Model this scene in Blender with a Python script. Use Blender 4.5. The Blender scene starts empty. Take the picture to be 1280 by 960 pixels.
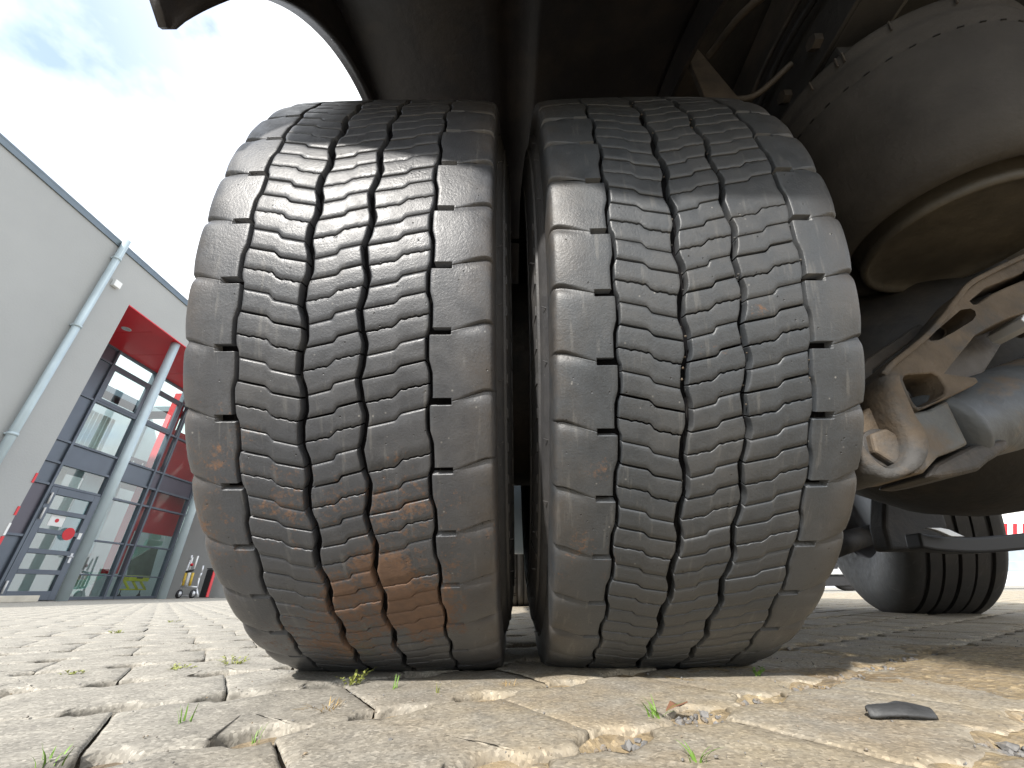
import bpy, math, random
import numpy as np
from mathutils import Matrix, Vector, noise as mnoise
R_ = math.radians
PI = math.pi
random.seed(7)
col = bpy.context.scene.collection
sc = bpy.context.scene

# ------------------------------------------------------------------ camera
F_PX = 500.0; PITCH = R_(27.4); ROLL = R_(0.65); CAM_H = 0.092
cd = bpy.data.cameras.new('camera'); cam = bpy.data.objects.new('camera', cd); col.objects.link(cam)
cd.sensor_width = 36.0; cd.lens = F_PX / 1280 * 36.0; cd.clip_start = 0.01; cd.clip_end = 3000
cam.matrix_world = Matrix.Translation((0, 0, CAM_H)) @ Matrix.Rotation(PI/2 + PITCH, 4, 'X') @ Matrix.Rotation(-ROLL, 4, 'Z')
sc.camera = cam

# ------------------------------------------------------------------ node helpers
class NT:
    def __init__(s, tree): s.t = tree; s.n = tree.nodes; s.l = tree.links
    def __call__(s, kind, _o=None, **kw):
        nd = s.n.new(kind)
        ins = kw.pop('ins', {})
        for k, v in kw.items(): setattr(nd, k, v)
        for k, v in ins.items():
            if hasattr(v, 'is_output'): s.l.new(v, nd.inputs[k])
            else: nd.inputs[k].default_value = v
        return nd if _o is None else nd.outputs[_o]
    def math(s, op, a, b=0.0, clamp=False):
        return s('ShaderNodeMath', 0, operation=op, use_clamp=clamp, ins={0: a, 1: b})
    def noise(s, vec, scale, detail=4, rough=.55, out='Fac'):
        return s('ShaderNodeTexNoise', out, ins={'Vector': vec, 'Scale': scale, 'Detail': detail, 'Roughness': rough})
    def ramp(s, fac, stops):
        r = s('ShaderNodeValToRGB', ins={0: fac}); e = r.color_ramp.elements
        while len(e) < len(stops): e.new(.5)
        for i, (p, c) in enumerate(stops):
            e[i].position = p; e[i].color = (c, c, c, 1) if isinstance(c, (int, float)) else (*c, 1)
        return r.outputs[0]
    def mix(s, fac, a, b):
        m = s('ShaderNodeMix', data_type='RGBA')
        for i, v in ((0, fac), (6, a), (7, b)):
            if hasattr(v, 'is_output'): s.l.new(v, m.inputs[i])
            else: m.inputs[i].default_value = v if i == 0 else (*v, 1)
        return m.outputs[2]
    def bump(s, h, dist, strength=1.0, normal=None):
        ins = {'Height': h, 'Distance': dist, 'Strength': strength}
        if normal is not None: ins['Normal'] = normal
        return s('ShaderNodeBump', 0, ins=ins)

# ------------------------------------------------------------------ world and sun
SUN = Vector((-0.60, -1.38, 1.0)).normalized()
elev = math.asin(SUN.z)
w = bpy.data.worlds.new('World'); sc.world = w; w.use_nodes = True
t = NT(w.node_tree); t.n.clear()
sky = t('ShaderNodeTexSky', sky_type='NISHITA', sun_disc=False, sun_elevation=elev,
        sun_rotation=math.atan2(SUN.x, SUN.y), air_density=1.0, dust_density=0.6, ozone_density=1.2)
tc = t('ShaderNodeTexCoord', 'Generated')
mp = t('ShaderNodeMapping', 0, ins={'Vector': tc, 'Location': (0.35, 0.1, 0.0), 'Scale': (1, 1, 1.6)})
cn = t('ShaderNodeTexNoise', 'Fac', ins={'Vector': mp, 'Scale': 2.1, 'Detail': 8, 'Roughness': .52, 'Distortion': .35})
cm = t.ramp(cn, [(.30, 0), (.47, 1)])
cn2 = t.noise(mp, 5.0, 5)
cc = t.mix(cn2, (12.2, 12.9, 13.4), (14.2, 14.2, 14.3))
skym = t('ShaderNodeMix', data_type='RGBA', blend_type='MULTIPLY'); skym.inputs[0].default_value = 1
t.l.new(sky.outputs[0], skym.inputs[6]); skym.inputs[7].default_value = (1.7, 2.2, 2.7, 1); skyb = skym.outputs[2]
hole = t('ShaderNodeVectorMath', 'Value', operation='DOT_PRODUCT', ins={0: tc, 1: Vector((-.98, .33, .92)).normalized()})
cm = t.math('SUBTRACT', cm, t.math('MULTIPLY', t.ramp(hole, [(.92, 0), (.995, 1)]), t.ramp(t.noise(mp, 3.3, 6), [(.38, .10), (.62, .75)])), True)
mx = t.mix(cm, skyb, cc)
bg = t('ShaderNodeBackground', ins={'Color': mx, 'Strength': 0.10})
t('ShaderNodeOutputWorld', ins={'Surface': bg.outputs[0]})
sl = bpy.data.lights.new('sun', 'SUN'); sl.energy = 4.8; sl.angle = R_(1.8); sl.color = (1, .955, .89)
so = bpy.data.objects.new('sun', sl); col.objects.link(so); so.rotation_euler = SUN.to_track_quat('Z', 'Y').to_euler()
so.location = (-6, -7, 12)
sc.view_settings.view_transform = 'Standard'; sc.view_settings.look = 'None'
sc.view_settings.exposure = 0.55; sc.view_settings.gamma = 1

# ------------------------------------------------------------------ pixel rays (for placing things on real planes)
def ray(px, py):
    u = px - 640; v = 480 - py; c, s = math.cos(ROLL), math.sin(ROLL)
    u2 = u*c + v*s; v2 = -u*s + v*c
    return (u2, F_PX*math.cos(PITCH) - v2*math.sin(PITCH), F_PX*math.sin(PITCH) + v2*math.cos(PITCH))
def on_x(px, py, X): r = ray(px, py); k = X/r[0]; return (r[1]*k, r[2]*k + CAM_H)
def on_y(px, py, Y): r = ray(px, py); k = Y/r[1]; return (r[0]*k, r[2]*k + CAM_H)
def on_z(px, py, Z=0): r = ray(px, py); k = (Z-CAM_H)/r[2]; return (r[0]*k, r[1]*k)

# ------------------------------------------------------------------ materials
def new_mat(name):
    m = bpy.data.materials.new(name); m.use_nodes = True; t = NT(m.node_tree); t.n.clear()
    b = t('ShaderNodeBsdfPrincipled'); o = t('ShaderNodeOutputMaterial', ins={'Surface': b.outputs[0]})
    pos = t('ShaderNodeNewGeometry', 'Position')
    return m, t, b, pos
def link(t, v, sock):
    if hasattr(v, 'is_output'): t.l.new(v, sock)
    else: sock.default_value = (*v, 1) if isinstance(v, tuple) and len(v) == 3 else v
def plain(name, c, rough=.6, metal=0, var=.15, scale=6, bump=0, bscale=60, dirt=None, dscale=4, dlo=.5, dhi=.7, spec=None):
    m, t, b, pos = new_mat(name)
    n = t.noise(pos, scale, 5)
    k = t.ramp(n, [(.3, 1-var), (.7, 1+var)])
    c2 = t('ShaderNodeMix', data_type='RGBA', blend_type='MULTIPLY'); c2.inputs[0].default_value = 1
    c2.inputs[6].default_value = (*c, 1); t.l.new(k, c2.inputs[7]); cc = c2.outputs[2]
    rr = rough
    if dirt:
        d = t.ramp(t.noise(pos, dscale, 7, .65), [(dlo, 0), (dhi, 1)])
        cc = t.mix(d, cc, dirt)
    link(t, cc, b.inputs['Base Color']); b.inputs['Roughness'].default_value = rough; b.inputs['Metallic'].default_value = metal
    if spec is not None: b.inputs['Specular IOR Level'].default_value = spec
    if bump: link(t, t.bump(t.noise(pos, bscale, 6, .6), bump), b.inputs['Normal'])
    return m

def blob(t, pos, centre, rad, soft=.35):
    d = t('ShaderNodeVectorMath', 'Value', operation='DISTANCE', ins={0: pos, 1: centre})
    return t.math('MULTIPLY', t.math('SUBTRACT', rad, d), 1/(rad*soft), True)

def rubber_mat(name, base=(.036, .038, .043), dust=(.098, .09, .08), rust=None, dusty=.35, rough=.38, spec=.6, cx=None):
    m, t, b, pos = new_mat(name)
    b.inputs['Specular IOR Level'].default_value = spec
    n1 = t.noise(pos, 9, 6, .6); n2 = t.noise(pos, 55, 6, .65); n3 = t.noise(pos, 420, 3, .6)
    c = t.mix(t.ramp(n2, [(.3, 0), (.75, 1)]), base, tuple(v*1.5 for v in base))
    d = t.math('MULTIPLY', t.ramp(n1, [(.42, .05), (.66, 1)]), t.ramp(n2, [(.35, .35), (.65, 1)]))
    c = t.mix(t.math('MULTIPLY', d, dusty), c, dust)
    if cx is not None:
        ax_ = t.math('ABSOLUTE', t.math('SUBTRACT', t('ShaderNodeSeparateXYZ', 0, ins={0: pos}), cx))
        ed = t.math('MULTIPLY', t.ramp(t.math('MULTIPLY', ax_, 5.0), [(.52, 0), (.72, 1)]), t.ramp(t.noise(pos, 16, 7, .7), [(.38, 0), (.62, 1)]))
        c = t.mix(t.math('MULTIPLY', ed, .55), c, (.098, .076, .056))
    # small pale grit specks
    vo = t('ShaderNodeTexVoronoi', 'Distance', ins={'Vector': pos, 'Scale': 85.0, 'Randomness': 1.0})
    sp = t.math('MULTIPLY', t.ramp(vo, [(.05, 1), (.10, 0)]), t.ramp(t.noise(pos, 20, 2), [(.52, 0), (.6, 1)]))
    c = t.mix(t.math('MULTIPLY', sp, .7), c, (.26, .25, .23))
    fine = t.noise(pos, 650, 3, .7)
    c = t.mix(t.ramp(fine, [(.35, 0), (.7, .45)]), c, tuple(v*1.9 for v in base))
    pit = t('ShaderNodeTexVoronoi', 'Distance', ins={'Vector': pos, 'Scale': 120.0})
    pm = t.math('MULTIPLY', t.ramp(pit, [(.06, 1), (.12, 0)]), t.ramp(t.noise(pos, 31, 3), [(.53, 0), (.58, 1)]))
    c = t.mix(t.math('MULTIPLY', pm, .85), c, (.006, .006, .006))
    # long scuffs round the tread
    sc_ = t.noise(t('ShaderNodeMapping', 0, ins={'Vector': pos, 'Scale': (1.0, .12, .12)}), 160, 3, .6)
    c = t.mix(t.math('MULTIPLY', t.ramp(sc_, [(.60, 0), (.72, 1)]), .30), c, (.17, .165, .155))
    rf = t.ramp(n2, [(.3, rough-.06), (.7, rough+.14)])
    if rust:
        msk = None
        for cen, rad, amt in rust:
            bb = t.math('MULTIPLY', blob(t, pos, cen, rad, .9), amt)
            msk = bb if msk is None else t.math('MAXIMUM', msk, bb)
        rn = t.math('ADD', t.math('MULTIPLY', t.noise(pos, 38, 7, .75), .55), t.math('MULTIPLY', t.noise(pos, 240, 4, .7), .45))
        rr = t.ramp(t.math('ADD', t.math('MULTIPLY', msk, .26), rn), [(.60, 0), (.70, .85)])
        rr = t.math('MULTIPLY', rr, t.ramp(msk, [(.0, 0), (.12, 1)]))
        rc = t.mix(t.noise(pos, 120, 4), (.085, .044, .024), (.235, .122, .060))
        c = t.mix(t.math('MULTIPLY', rr, .85), c, rc)
        rf = t.mix(rr, rf, (.85, .85, .85))
    link(t, c, b.inputs['Base Color']); link(t, rf, b.inputs['Roughness'])
    h = t.math('SUBTRACT', t.math('ADD', t.math('MULTIPLY', n3, .35), t.math('MULTIPLY', n2, .45)), t.math('MULTIPLY', pm, .8))
    h = t.math('ADD', h, t.math('MULTIPLY', fine, .22))
    link(t, t.bump(h, .0010, .8), b.inputs['Normal'])
    return m

M = {}
YC, ZC, R0 = .7625, .4855, .5
def tpt(cx, u, a, r=R0): return (cx+u, YC - r*math.cos(a), ZC + r*math.sin(a))
LX, RX = -.1615, .1835
def tyre_px(px, py):   # point on either tyre's tread under a pixel
    r = Vector(ray(px, py)).normalized(); o = Vector((0, 0, CAM_H)); cy, cz = YC, ZC
    A = r.y**2 + r.z**2; B = 2*(r.y*(0-cy) + r.z*(CAM_H-cz)); C = cy**2 + (CAM_H-cz)**2 - R0**2
    k = (-B - math.sqrt(max(B*B-4*A*C, 0)))/(2*A); return tuple(o + r*k)
M['tyre_a'] = rubber_mat('worn_rubber_rust_stained', cx=-.1615, rust=[
    (tyre_px(488, 718), .055, 1.25), (tyre_px(515, 765), .080, 1.3), (tyre_px(430, 745), .04, 1.1), (tyre_px(440, 760), .075, .75), (tyre_px(420, 800), .10, .7),
    (tyre_px(370, 640), .08, .38), (tyre_px(500, 640), .075, .45), (tyre_px(265, 570), .07, .34), (tyre_px(585, 690), .07, .32),
    (tyre_px(250, 670), .07, .42), (tyre_px(440, 610), .04, .40)])
M['tyre_b'] = rubber_mat('worn_rubber_dusty', cx=.1835, base=(.032, .036, .041), dust=(.09, .08, .068), dusty=.4, rough=.43, rust=[
    (tyre_px(895, 432), .020, .4), (tyre_px(745, 585), .025, .4), (tyre_px(950, 385), .012, .6), (tyre_px(720, 700), .05, .25)])
M['tyre_side'] = rubber_mat('sidewall_rubber', base=(.034, .034, .036), dust=(.10, .088, .075), dusty=.55, rough=.6)
M['groove'] = rubber_mat('groove_rubber_shade_dark', base=(.006, .006, .007), dust=(.020, .017, .015), dusty=.3, rough=.9, spec=.06)  # unworn black rubber, with the deep shade of grooves and slots added to its colour
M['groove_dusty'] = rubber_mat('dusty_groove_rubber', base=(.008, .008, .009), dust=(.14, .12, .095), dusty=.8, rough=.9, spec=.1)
M['tag_rubber'] = rubber_mat('far_wheel_rubber', base=(.030, .029, .029), dust=(.09, .075, .062), dusty=.6, rough=.6)
M['gravel'] = plain('grey_gravel', (.20, .195, .19), .85, 0, .45, 120, .0008, 300, (.27, .21, .14), 40, .5, .62)
M['plastic'] = plain('black_fender_plastic', (.028, .026, .028), .5, 0, .3, 7, .0012, 50, (.060, .050, .042), 6, .48, .72)
M['frame'] = plain('dusty_black_chassis_paint', (.026, .025, .025), .65, 0, .3, 9, .0015, 60, (.075, .06, .047), 5, .5, .75)
M['cast'] = plain('muddy_cast_iron', (.108, .081, .055), .75, .0, .35, 22, .003, 70, (.060, .058, .056), 9, .46, .60)
M['castgrey'] = plain('grey_blue_cast_iron', (.095, .098, .095), .55, .0, .3, 18, .003, 60, (.12, .09, .06), 8, .50, .62)
M['castdark'] = plain('oily_cast_iron', (.075, .062, .050), .6, 0, .3, 18, .002, 60, (.035, .033, .032), 8, .48, .62)
M['bellows'] = plain('dusty_bellows_rubber', (.052, .048, .044), .8, 0, .35, 11, .0012, 140, (.036, .033, .032), 5, .42, .7)
M['piston'] = plain('muddy_piston', (.078, .068, .052), .62, 0, .35, 16, .002, 50, (.055, .048, .038), 7, .48, .62)
M['steel'] = plain('rim_paint', (.10, .10, .11), .45, .3, .2, 8, .0006, 60, (.06, .05, .045), 6, .5, .7)
M['tank'] = plain('pale_blue_tank', (.40, .48, .55), .35, .2, .1)

# render plaster, glass and metal of the building
def plaster():
    m, t, b, pos = new_mat('grey_render')
    n = t.noise(pos, .35, 6, .6); n2 = t.noise(pos, 25, 4)
    c = t.mix(t.ramp(n, [(.3, 0), (.7, 1)]), (.34, .345, .338), (.385, .39, .38))
    link(t, c, b.inputs['Base Color']); b.inputs['Roughness'].default_value = .9
    link(t, t.bump(n2, .006, .6), b.inputs['Normal']); return m
M['plaster'] = plaster()
M['flashing'] = plain('zinc_flashing', (.16, .19, .21), .45, .6, .1, 2)
M['pipe'] = plain('painted_downpipe', (.42, .50, .53), .45, .3, .08, 2)
M['red'] = plain('red_soffit_panel', (.62, .022, .030), .35, 0, .05, 1)
M['alu'] = plain('slate_blue_aluminium', (.115, .135, .165), .38, .3, .08, 2)
M['aludark'] = plain('plum_grey_panel', (.10, .092, .115), .35, .2, .08, 2)
M['whitep'] = plain('white_paint', (.78, .78, .76), .5, 0, .04, 3)
M['cream'] = plain('cream_blind', (.62, .60, .55), .7, 0, .05, 3)
M['mint'] = plain('mint_painted_steel', (.42, .68, .58), .5, 0, .05, 3)
M['interior'] = plain('interior_wall', (.66, .72, .72), .8, 0, .1, 1)
M['intdark'] = plain('interior_dark', (.035, .04, .045), .7, 0, .2, 1)
M['bluecurtain'] = plain('pale_blue_curtain', (.45, .58, .66), .7, 0, .2, 1.4)
M['yellow'] = plain('yellow_plastic', (.80, .72, .02), .45, 0, .05, 3)
M['conc'] = plain('pale_concrete', (.50, .46, .38), .9, 0, .12, 5, .004, 60)
M['signred'] = plain('sign_red', (.62, .02, .03), .5, 0, .02)
M['steelbright'] = plain('bright_galvanised', (.62, .63, .64), .35, .5, .1)
M['ochre'] = plain('yellow_ochre_paint', (.62, .42, .05), .5, 0, .1)
M['blackp'] = plain('black_paint', (.015, .015, .017), .5, 0, .2)
M['vanblue'] = plain('pale_blue_grey_bumper', (.34, .40, .46), .4, .1, .1, 3)
M['warm_wall'] = plain('opposite_hall_cladding', (.55, .53, .48), .7, 0, .08, 1)
def glass():
    m = bpy.data.materials.new('window_glass'); m.use_nodes = True; t = NT(m.node_tree); t.n.clear()
    lw = t('ShaderNodeFresnel', 0, ins={'IOR': 2.2})
    tr = t('ShaderNodeBsdfTransparent', ins={'Color': (.80, .88, .87, 1)})
    gl = t('ShaderNodeBsdfGlossy', ins={'Color': (1, 1, 1, 1), 'Roughness': .01})
    lw = t.math('MULTIPLY', lw, t.math('SUBTRACT', 1.0, t('ShaderNodeNewGeometry', 'Backfacing')))
    mx = t('ShaderNodeMixShader', ins={0: lw, 1: tr.outputs[0], 2: gl.outputs[0]})
    t('ShaderNodeOutputMaterial', ins={'Surface': mx.outputs[0]}); return m
M['glass'] = glass()

def stone_mat(far=False):
    m, t, b, pos = new_mat('far_paving' if far else 'worn_concrete_paver')
    sx = t('ShaderNodeSeparateXYZ', ins={0: pos})
    n1 = t.noise(pos, 3.2, 5); n2 = t.noise(pos, 26, 7, .62); n3 = t.noise(pos, 240, 4, .7)
    grey = t.mix(t.ramp(n2, [(.32, 0), (.68, 1)]), (.250, .236, .208), (.368, .345, .300))
    if not far:
        # tan dirt trodden over the stones near and to the right of the wheels
        xn = t.math('ADD', sx.outputs[0], t.math('MULTIPLY', t.math('SUBTRACT', n1, .5), .55))
        d1 = t.ramp(t.math('ADD', t.math('MULTIPLY', xn, 1.6), .62), [(.25, 0), (.62, 1)])
        d2 = t.ramp(t.noise(pos, 14, 8, .68), [(.36, .25), (.60, 1)])
        sand = t.mix(t.ramp(t.noise(pos, 9, 6, .6), [(.35, 0), (.65, 1)]), (.28, .215, .135), (.40, .33, .22))
        grey = t.mix(t.math('MULTIPLY', t.math('MULTIPLY', d1, d2), .68), grey, sand)
    else:
        xx = t.math('MULTIPLY', sx.outputs[0], 1.0)
        st = t('ShaderNodeTexVoronoi', 'Distance', feature='DISTANCE_TO_EDGE',
               ins={'Vector': t('ShaderNodeMapping', 0, ins={'Vector': pos, 'Rotation': (0, 0, -R_(33.7)), 'Scale': (5.1, 6.2, 1)}), 'Scale': 1.0, 'Randomness': .15})
        j = t.ramp(st, [(.0, 1), (.06, 0)])
        grey = t.mix(t.math('MULTIPLY', j, .55), grey, (.17, .15, .11))
        grey = t.mix(t.ramp(t.noise(pos, 1.3, 6), [(.5, 0), (.75, .5)]), grey, (.40, .36, .26))
    vo = t('ShaderNodeTexVoronoi', ins={'Vector': pos, 'Scale': 430.0})
    ag = t.ramp(t('ShaderNodeSeparateColor', 0, ins={0: vo.outputs['Color']}), [(.0, .62), (.35, .95), (.75, 1.05), (1.0, 1.5)])
    mm = t('ShaderNodeMix', data_type='RGBA', blend_type='MULTIPLY'); mm.inputs[0].default_value = .8
    t.l.new(grey, mm.inputs[6]); t.l.new(ag, mm.inputs[7])
    link(t, mm.outputs[2], b.inputs['Base Color']); b.inputs['Roughness'].default_value = .92
    b.inputs['Specular IOR Level'].default_value = .25
    h = t.math('ADD', t.math('MULTIPLY', n3, .5), t.math('MULTIPLY', n2, 1.3))
    h = t.math('ADD', h, t.math('MULTIPLY', vo.outputs['Distance'], .08))
    link(t, t.bump(h, .0011, .9), b.inputs['Normal'])
    return m
M['stone'] = stone_mat(); M['farpave'] = stone_mat(True)
def sand_mat():
    m, t, b, pos = new_mat('joint_sand')
    n1 = t.noise(pos, 6, 6); n2 = t.noise(pos, 60, 6, .7); n3 = t.noise(pos, 300, 4, .7)
    c = t.mix(t.ramp(n1, [(.35, 0), (.65, 1)]), (.27, .205, .125), (.40, .32, .20))
    c = t.mix(t.ramp(n2, [(.45, 0), (.7, .8)]), c, (.22, .20, .17))
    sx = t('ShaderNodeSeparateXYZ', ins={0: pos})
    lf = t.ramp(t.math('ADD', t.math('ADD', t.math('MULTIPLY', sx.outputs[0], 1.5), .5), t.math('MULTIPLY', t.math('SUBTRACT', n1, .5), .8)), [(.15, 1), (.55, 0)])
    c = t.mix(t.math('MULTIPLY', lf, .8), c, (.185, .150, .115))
    vo = t('ShaderNodeTexVoronoi', ins={'Vector': pos, 'Scale': 190.0})
    ag = t.ramp(t('ShaderNodeSeparateColor', 0, ins={0: vo.outputs['Color']}), [(.0, .6), (.4, .95), (.8, 1.05), (1.0, 1.6)])
    mm = t('ShaderNodeMix', data_type='RGBA', blend_type='MULTIPLY'); mm.inputs[0].default_value = .75
    t.l.new(c, mm.inputs[6]); t.l.new(ag, mm.inputs[7])
    link(t, mm.outputs[2], b.inputs['Base Color']); b.inputs['Roughness'].default_value = .95
    b.inputs['Specular IOR Level'].default_value = .2
    link(t, t.bump(t.math('ADD', t.math('ADD', n2, t.math('MULTIPLY', n3, .6)), t.math('MULTIPLY', vo.outputs['Distance'], .4)), .0018, 1), b.inputs['Normal'])
    return m
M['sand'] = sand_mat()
def leaf_mat(name, c):
    m, t, b, pos = new_mat(name)
    link(t, t.mix(t.noise(pos, 90, 3), c, tuple(v*1.5 for v in c)), b.inputs['Base Color'])
    b.inputs['Roughness'].default_value = .55; return m
M['grass'] = leaf_mat('fresh_grass', (.12, .22, .035)); M['moss'] = leaf_mat('yellow_moss', (.22, .24, .06)); M['dry'] = leaf_mat('dry_straw', (.34, .24, .11))

# ------------------------------------------------------------------ mesh helpers
def tag(o, label=None, cat=None, group=None, kind=None):
    if label: o['label'] = label
    if cat: o['category'] = cat
    if group: o['group'] = group
    if kind: o['kind'] = kind
    return o
def empty(name, loc=(0, 0, 0)):
    o = bpy.data.objects.new(name, None); col.objects.link(o); o.location = loc; o.empty_display_size = .1; return o
def mesh(name, v, f, smooth=True):
    me = bpy.data.meshes.new(name); me.from_pydata(v, [], f); me.validate(); me.update()
    me.polygons.foreach_set('use_smooth', [smooth]*len(me.polygons)); return me
def link_ob(name, me, mats, parent=None, bevel=0, segs=2, flat=None):
    o = bpy.data.objects.new(name, me); col.objects.link(o)
    if parent is not None: o.parent = parent
    if mats is not None and not me.materials:
        for m in (mats if isinstance(mats, (list, tuple)) else [mats]): me.materials.append(m)
    if bevel:
        b = o.modifiers.new('bevel', 'BEVEL'); b.width = bevel; b.segments = segs; b.limit_method = 'ANGLE'; b.angle_limit = R_(35)
        b.harden_normals = False
    return o
class MB:
    def __init__(s): s.v = []; s.f = []
    def add(s, v, f):
        n = len(s.v); s.v += [tuple(p) for p in v]; s.f += [tuple(i+n for i in q) for q in f]; return s
    def box(s, a, b):
        x0, y0, z0 = a; x1, y1, z1 = b
        return s.add([(x0,y0,z0),(x1,y0,z0),(x1,y1,z0),(x0,y1,z0),(x0,y0,z1),(x1,y0,z1),(x1,y1,z1),(x0,y1,z1)],
              [(0,3,2,1),(4,5,6,7),(0,1,5,4),(1,2,6,5),(2,3,7,6),(3,0,4,7)])
    def tube(s, p, q, r, n=16, r2=None, caps=True):
        p = Vector(p); q = Vector(q); d = (q-p).normalized(); a = d.orthogonal().normalized(); b = d.cross(a); r2 = r if r2 is None else r2
        v = [p + r*(math.cos(2*PI*i/n)*a + math.sin(2*PI*i/n)*b) for i in range(n)] + [q + r2*(math.cos(2*PI*i/n)*a + math.sin(2*PI*i/n)*b) for i in range(n)]
        f = [(i, (i+1) % n, n+(i+1) % n, n+i) for i in range(n)]
        if caps: f += [tuple(range(n))[::-1], tuple(range(n, 2*n))]
        return s.add(v, f)
    def prism(s, pts, fn, d0, d1):      # pts 2-D polygon, fn(p, d) -> 3-D
        n = len(pts)
        v = [fn(p, d0) for p in pts] + [fn(p, d1) for p in pts]
        return s.add(v, [(i, (i+1) % n, n+(i+1) % n, n+i) for i in range(n)] + [tuple(range(n))[::-1], tuple(range(n, 2*n))])
    def lathe(s, prof, centre=(0,0,0), n=64, axis='Z', a0=0, a1=2*PI):
        full = abs(a1-a0-2*PI) < 1e-6; m = n if full else n+1; v = []
        for i in range(m):
            a = a0 + (a1-a0)*i/n; c, q = math.cos(a), math.sin(a)
            for r, h in prof:
                v.append((centre[0]+r*c, centre[1]+r*q, centre[2]+h) if axis == 'Z' else (centre[0]+h, centre[1]+r*c, centre[2]+r*q))
        k = len(prof); f = []
        for i in range(n):
            j = (i+1) % m
            for l in range(k-1): f.append((i*k+l, j*k+l, j*k+l+1, i*k+l+1))
        return s.add(v, f)
    def ob(s, name, mat, parent=None, smooth=False, bevel=0, segs=2, loc=None):
        o = link_ob(name, mesh(name, s.v, s.f, smooth), mat, parent, bevel, segs)
        if loc is not None: o.location = loc
        return o
def recalc(o):
    import bmesh
    bm = bmesh.new(); bm.from_mesh(o.data); bmesh.ops.recalc_face_normals(bm, faces=bm.faces); bm.to_mesh(o.data); bm.free(); return o
def strip_poly(pts, wds):               # closed outline of a polyline with widths
    P = [Vector(p) for p in pts]; L = []; Rr = []
    if not isinstance(wds, (list, tuple)): wds = [wds]*len(P)
    for i, p in enumerate(P):
        d = (P[min(i+1, len(P)-1)] - P[max(i-1, 0)]).normalized(); nrm = Vector((-d.y, d.x))*wds[i]/2
        L.append(tuple(p+nrm)); Rr.append(tuple(p-nrm))
    return L, Rr
def sweep_strip(mb, pts, wds, fn, d0, d1):
    L, Rr = strip_poly(pts, wds); n = len(L); v = []
    for l, r in zip(L, Rr): v += [fn(l, d0), fn(r, d0), fn(r, d1), fn(l, d1)]
    f = [(4*i+k, 4*i+(k+1) % 4, 4*(i+1)+(k+1) % 4, 4*(i+1)+k) for i in range(n-1) for k in range(4)] + [(3, 2, 1, 0), (4*n-4, 4*n-3, 4*n-2, 4*n-1)]
    mb.add(v, f)
XZ = lambda p, d: (p[0], d, p[1])
def smooth_line(pts, n=6):              # Catmull-Rom
    P = [Vector(p) for p in pts]; P = [2*P[0]-P[1]] + P + [2*P[-1]-P[-2]]; out = []
    for i in range(1, len(P)-2):
        a, b, c, d = P[i-1:i+3]
        for k in range(n):
            u = k/n; out.append(.5*((2*b) + (c-a)*u + (2*a-5*b+4*c-d)*u*u + (3*b-3*c+d-a)*u**3))
    out.append(P[-2]); return [tuple(p) for p in out]

# ================================================================== TRUCK (one thing)
truck = empty('truck', (.9, .7, 0))
tag(truck, 'black truck on worn twin rear tyres, with mudguard, air spring and muddy suspension arm', 'truck')
def part(o, par=None):
    par = par or truck
    o.parent = par; o.matrix_parent_inverse = par.matrix_world.inverted() if par.type != 'EMPTY' else Matrix.Translation(-Vector(par.location))
    return o

ICO = [(0,0,-1),(.724,-.526,-.447),(-.276,-.851,-.447),(-.894,0,-.447),(-.276,.851,-.447),(.724,.526,-.447),(.276,-.851,.447),(-.724,-.526,.447),(-.724,.526,.447),(.276,.851,.447),(.894,0,.447),(0,0,1)]
ICF = [(0,1,2),(1,0,5),(0,2,3),(0,3,4),(0,4,5),(1,5,10),(2,1,6),(3,2,7),(4,3,8),(5,4,9),(1,10,6),(2,6,7),(3,7,8),(4,8,9),(5,9,10),(6,10,11),(7,6,11),(8,7,11),(9,8,11),(10,9,11)]
NP = 49; PIT = 2*PI/NP; PS = PIT*R0
GW = (.0880, .0268)
def crown(u): return .0026*(u/.13)**2
def mp3(u, s, h):
    a = s/R0; r = R0 - crown(u) - h
    return (u, -r*math.cos(a), r*math.sin(a))
def sq(s):
    return math.tanh(3.2*math.sin(2*PI*s/PS))
def G(i, s):
    if i == 0: return -.0878 + .0017*sq(-s)
    if i == 1: return -.0268 - .0025*math.cos(2*PI*(s+.018)/PS)*1.0 + .0005*math.sin(6*PI*s/PS)
    if i == 2: return .0268 - .0025*math.cos(2*PI*(s+.0335)/PS)*1.0 + .0005*math.sin(6*PI*s/PS+1)
    return .0868 + .0016*sq(s-.013)
GH = (.0020, .0037, .0032, .0020)       # half widths
RIBS = [dict(g=(0, 1), s0=-.0086, rise=-.0165, sg=-1), dict(g=(1, 2), s0=-.0437, rise=.0150, sg=1), dict(g=(2, 3), s0=-.0086, rise=.0165, sg=1)]
def sipe(rib, kind, t):                 # offset of sipe line at fraction t across the rib
    R = RIBS[rib]; st = max(0, min(1, (t-.46)/.11)); st = st*st*(3-2*st)
    s = R['s0'] + R['rise']*(.70*t + .30*st)
    if kind == 2: s += .00045*math.sin(2*PI*t*9)*(1 if .05 < t < .97 else 0) + .0004*math.sin(2*PI*t*4.3)
    return s
HWS = (.00055, .00100, .00080)          # sipe half widths A, B, C
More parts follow.
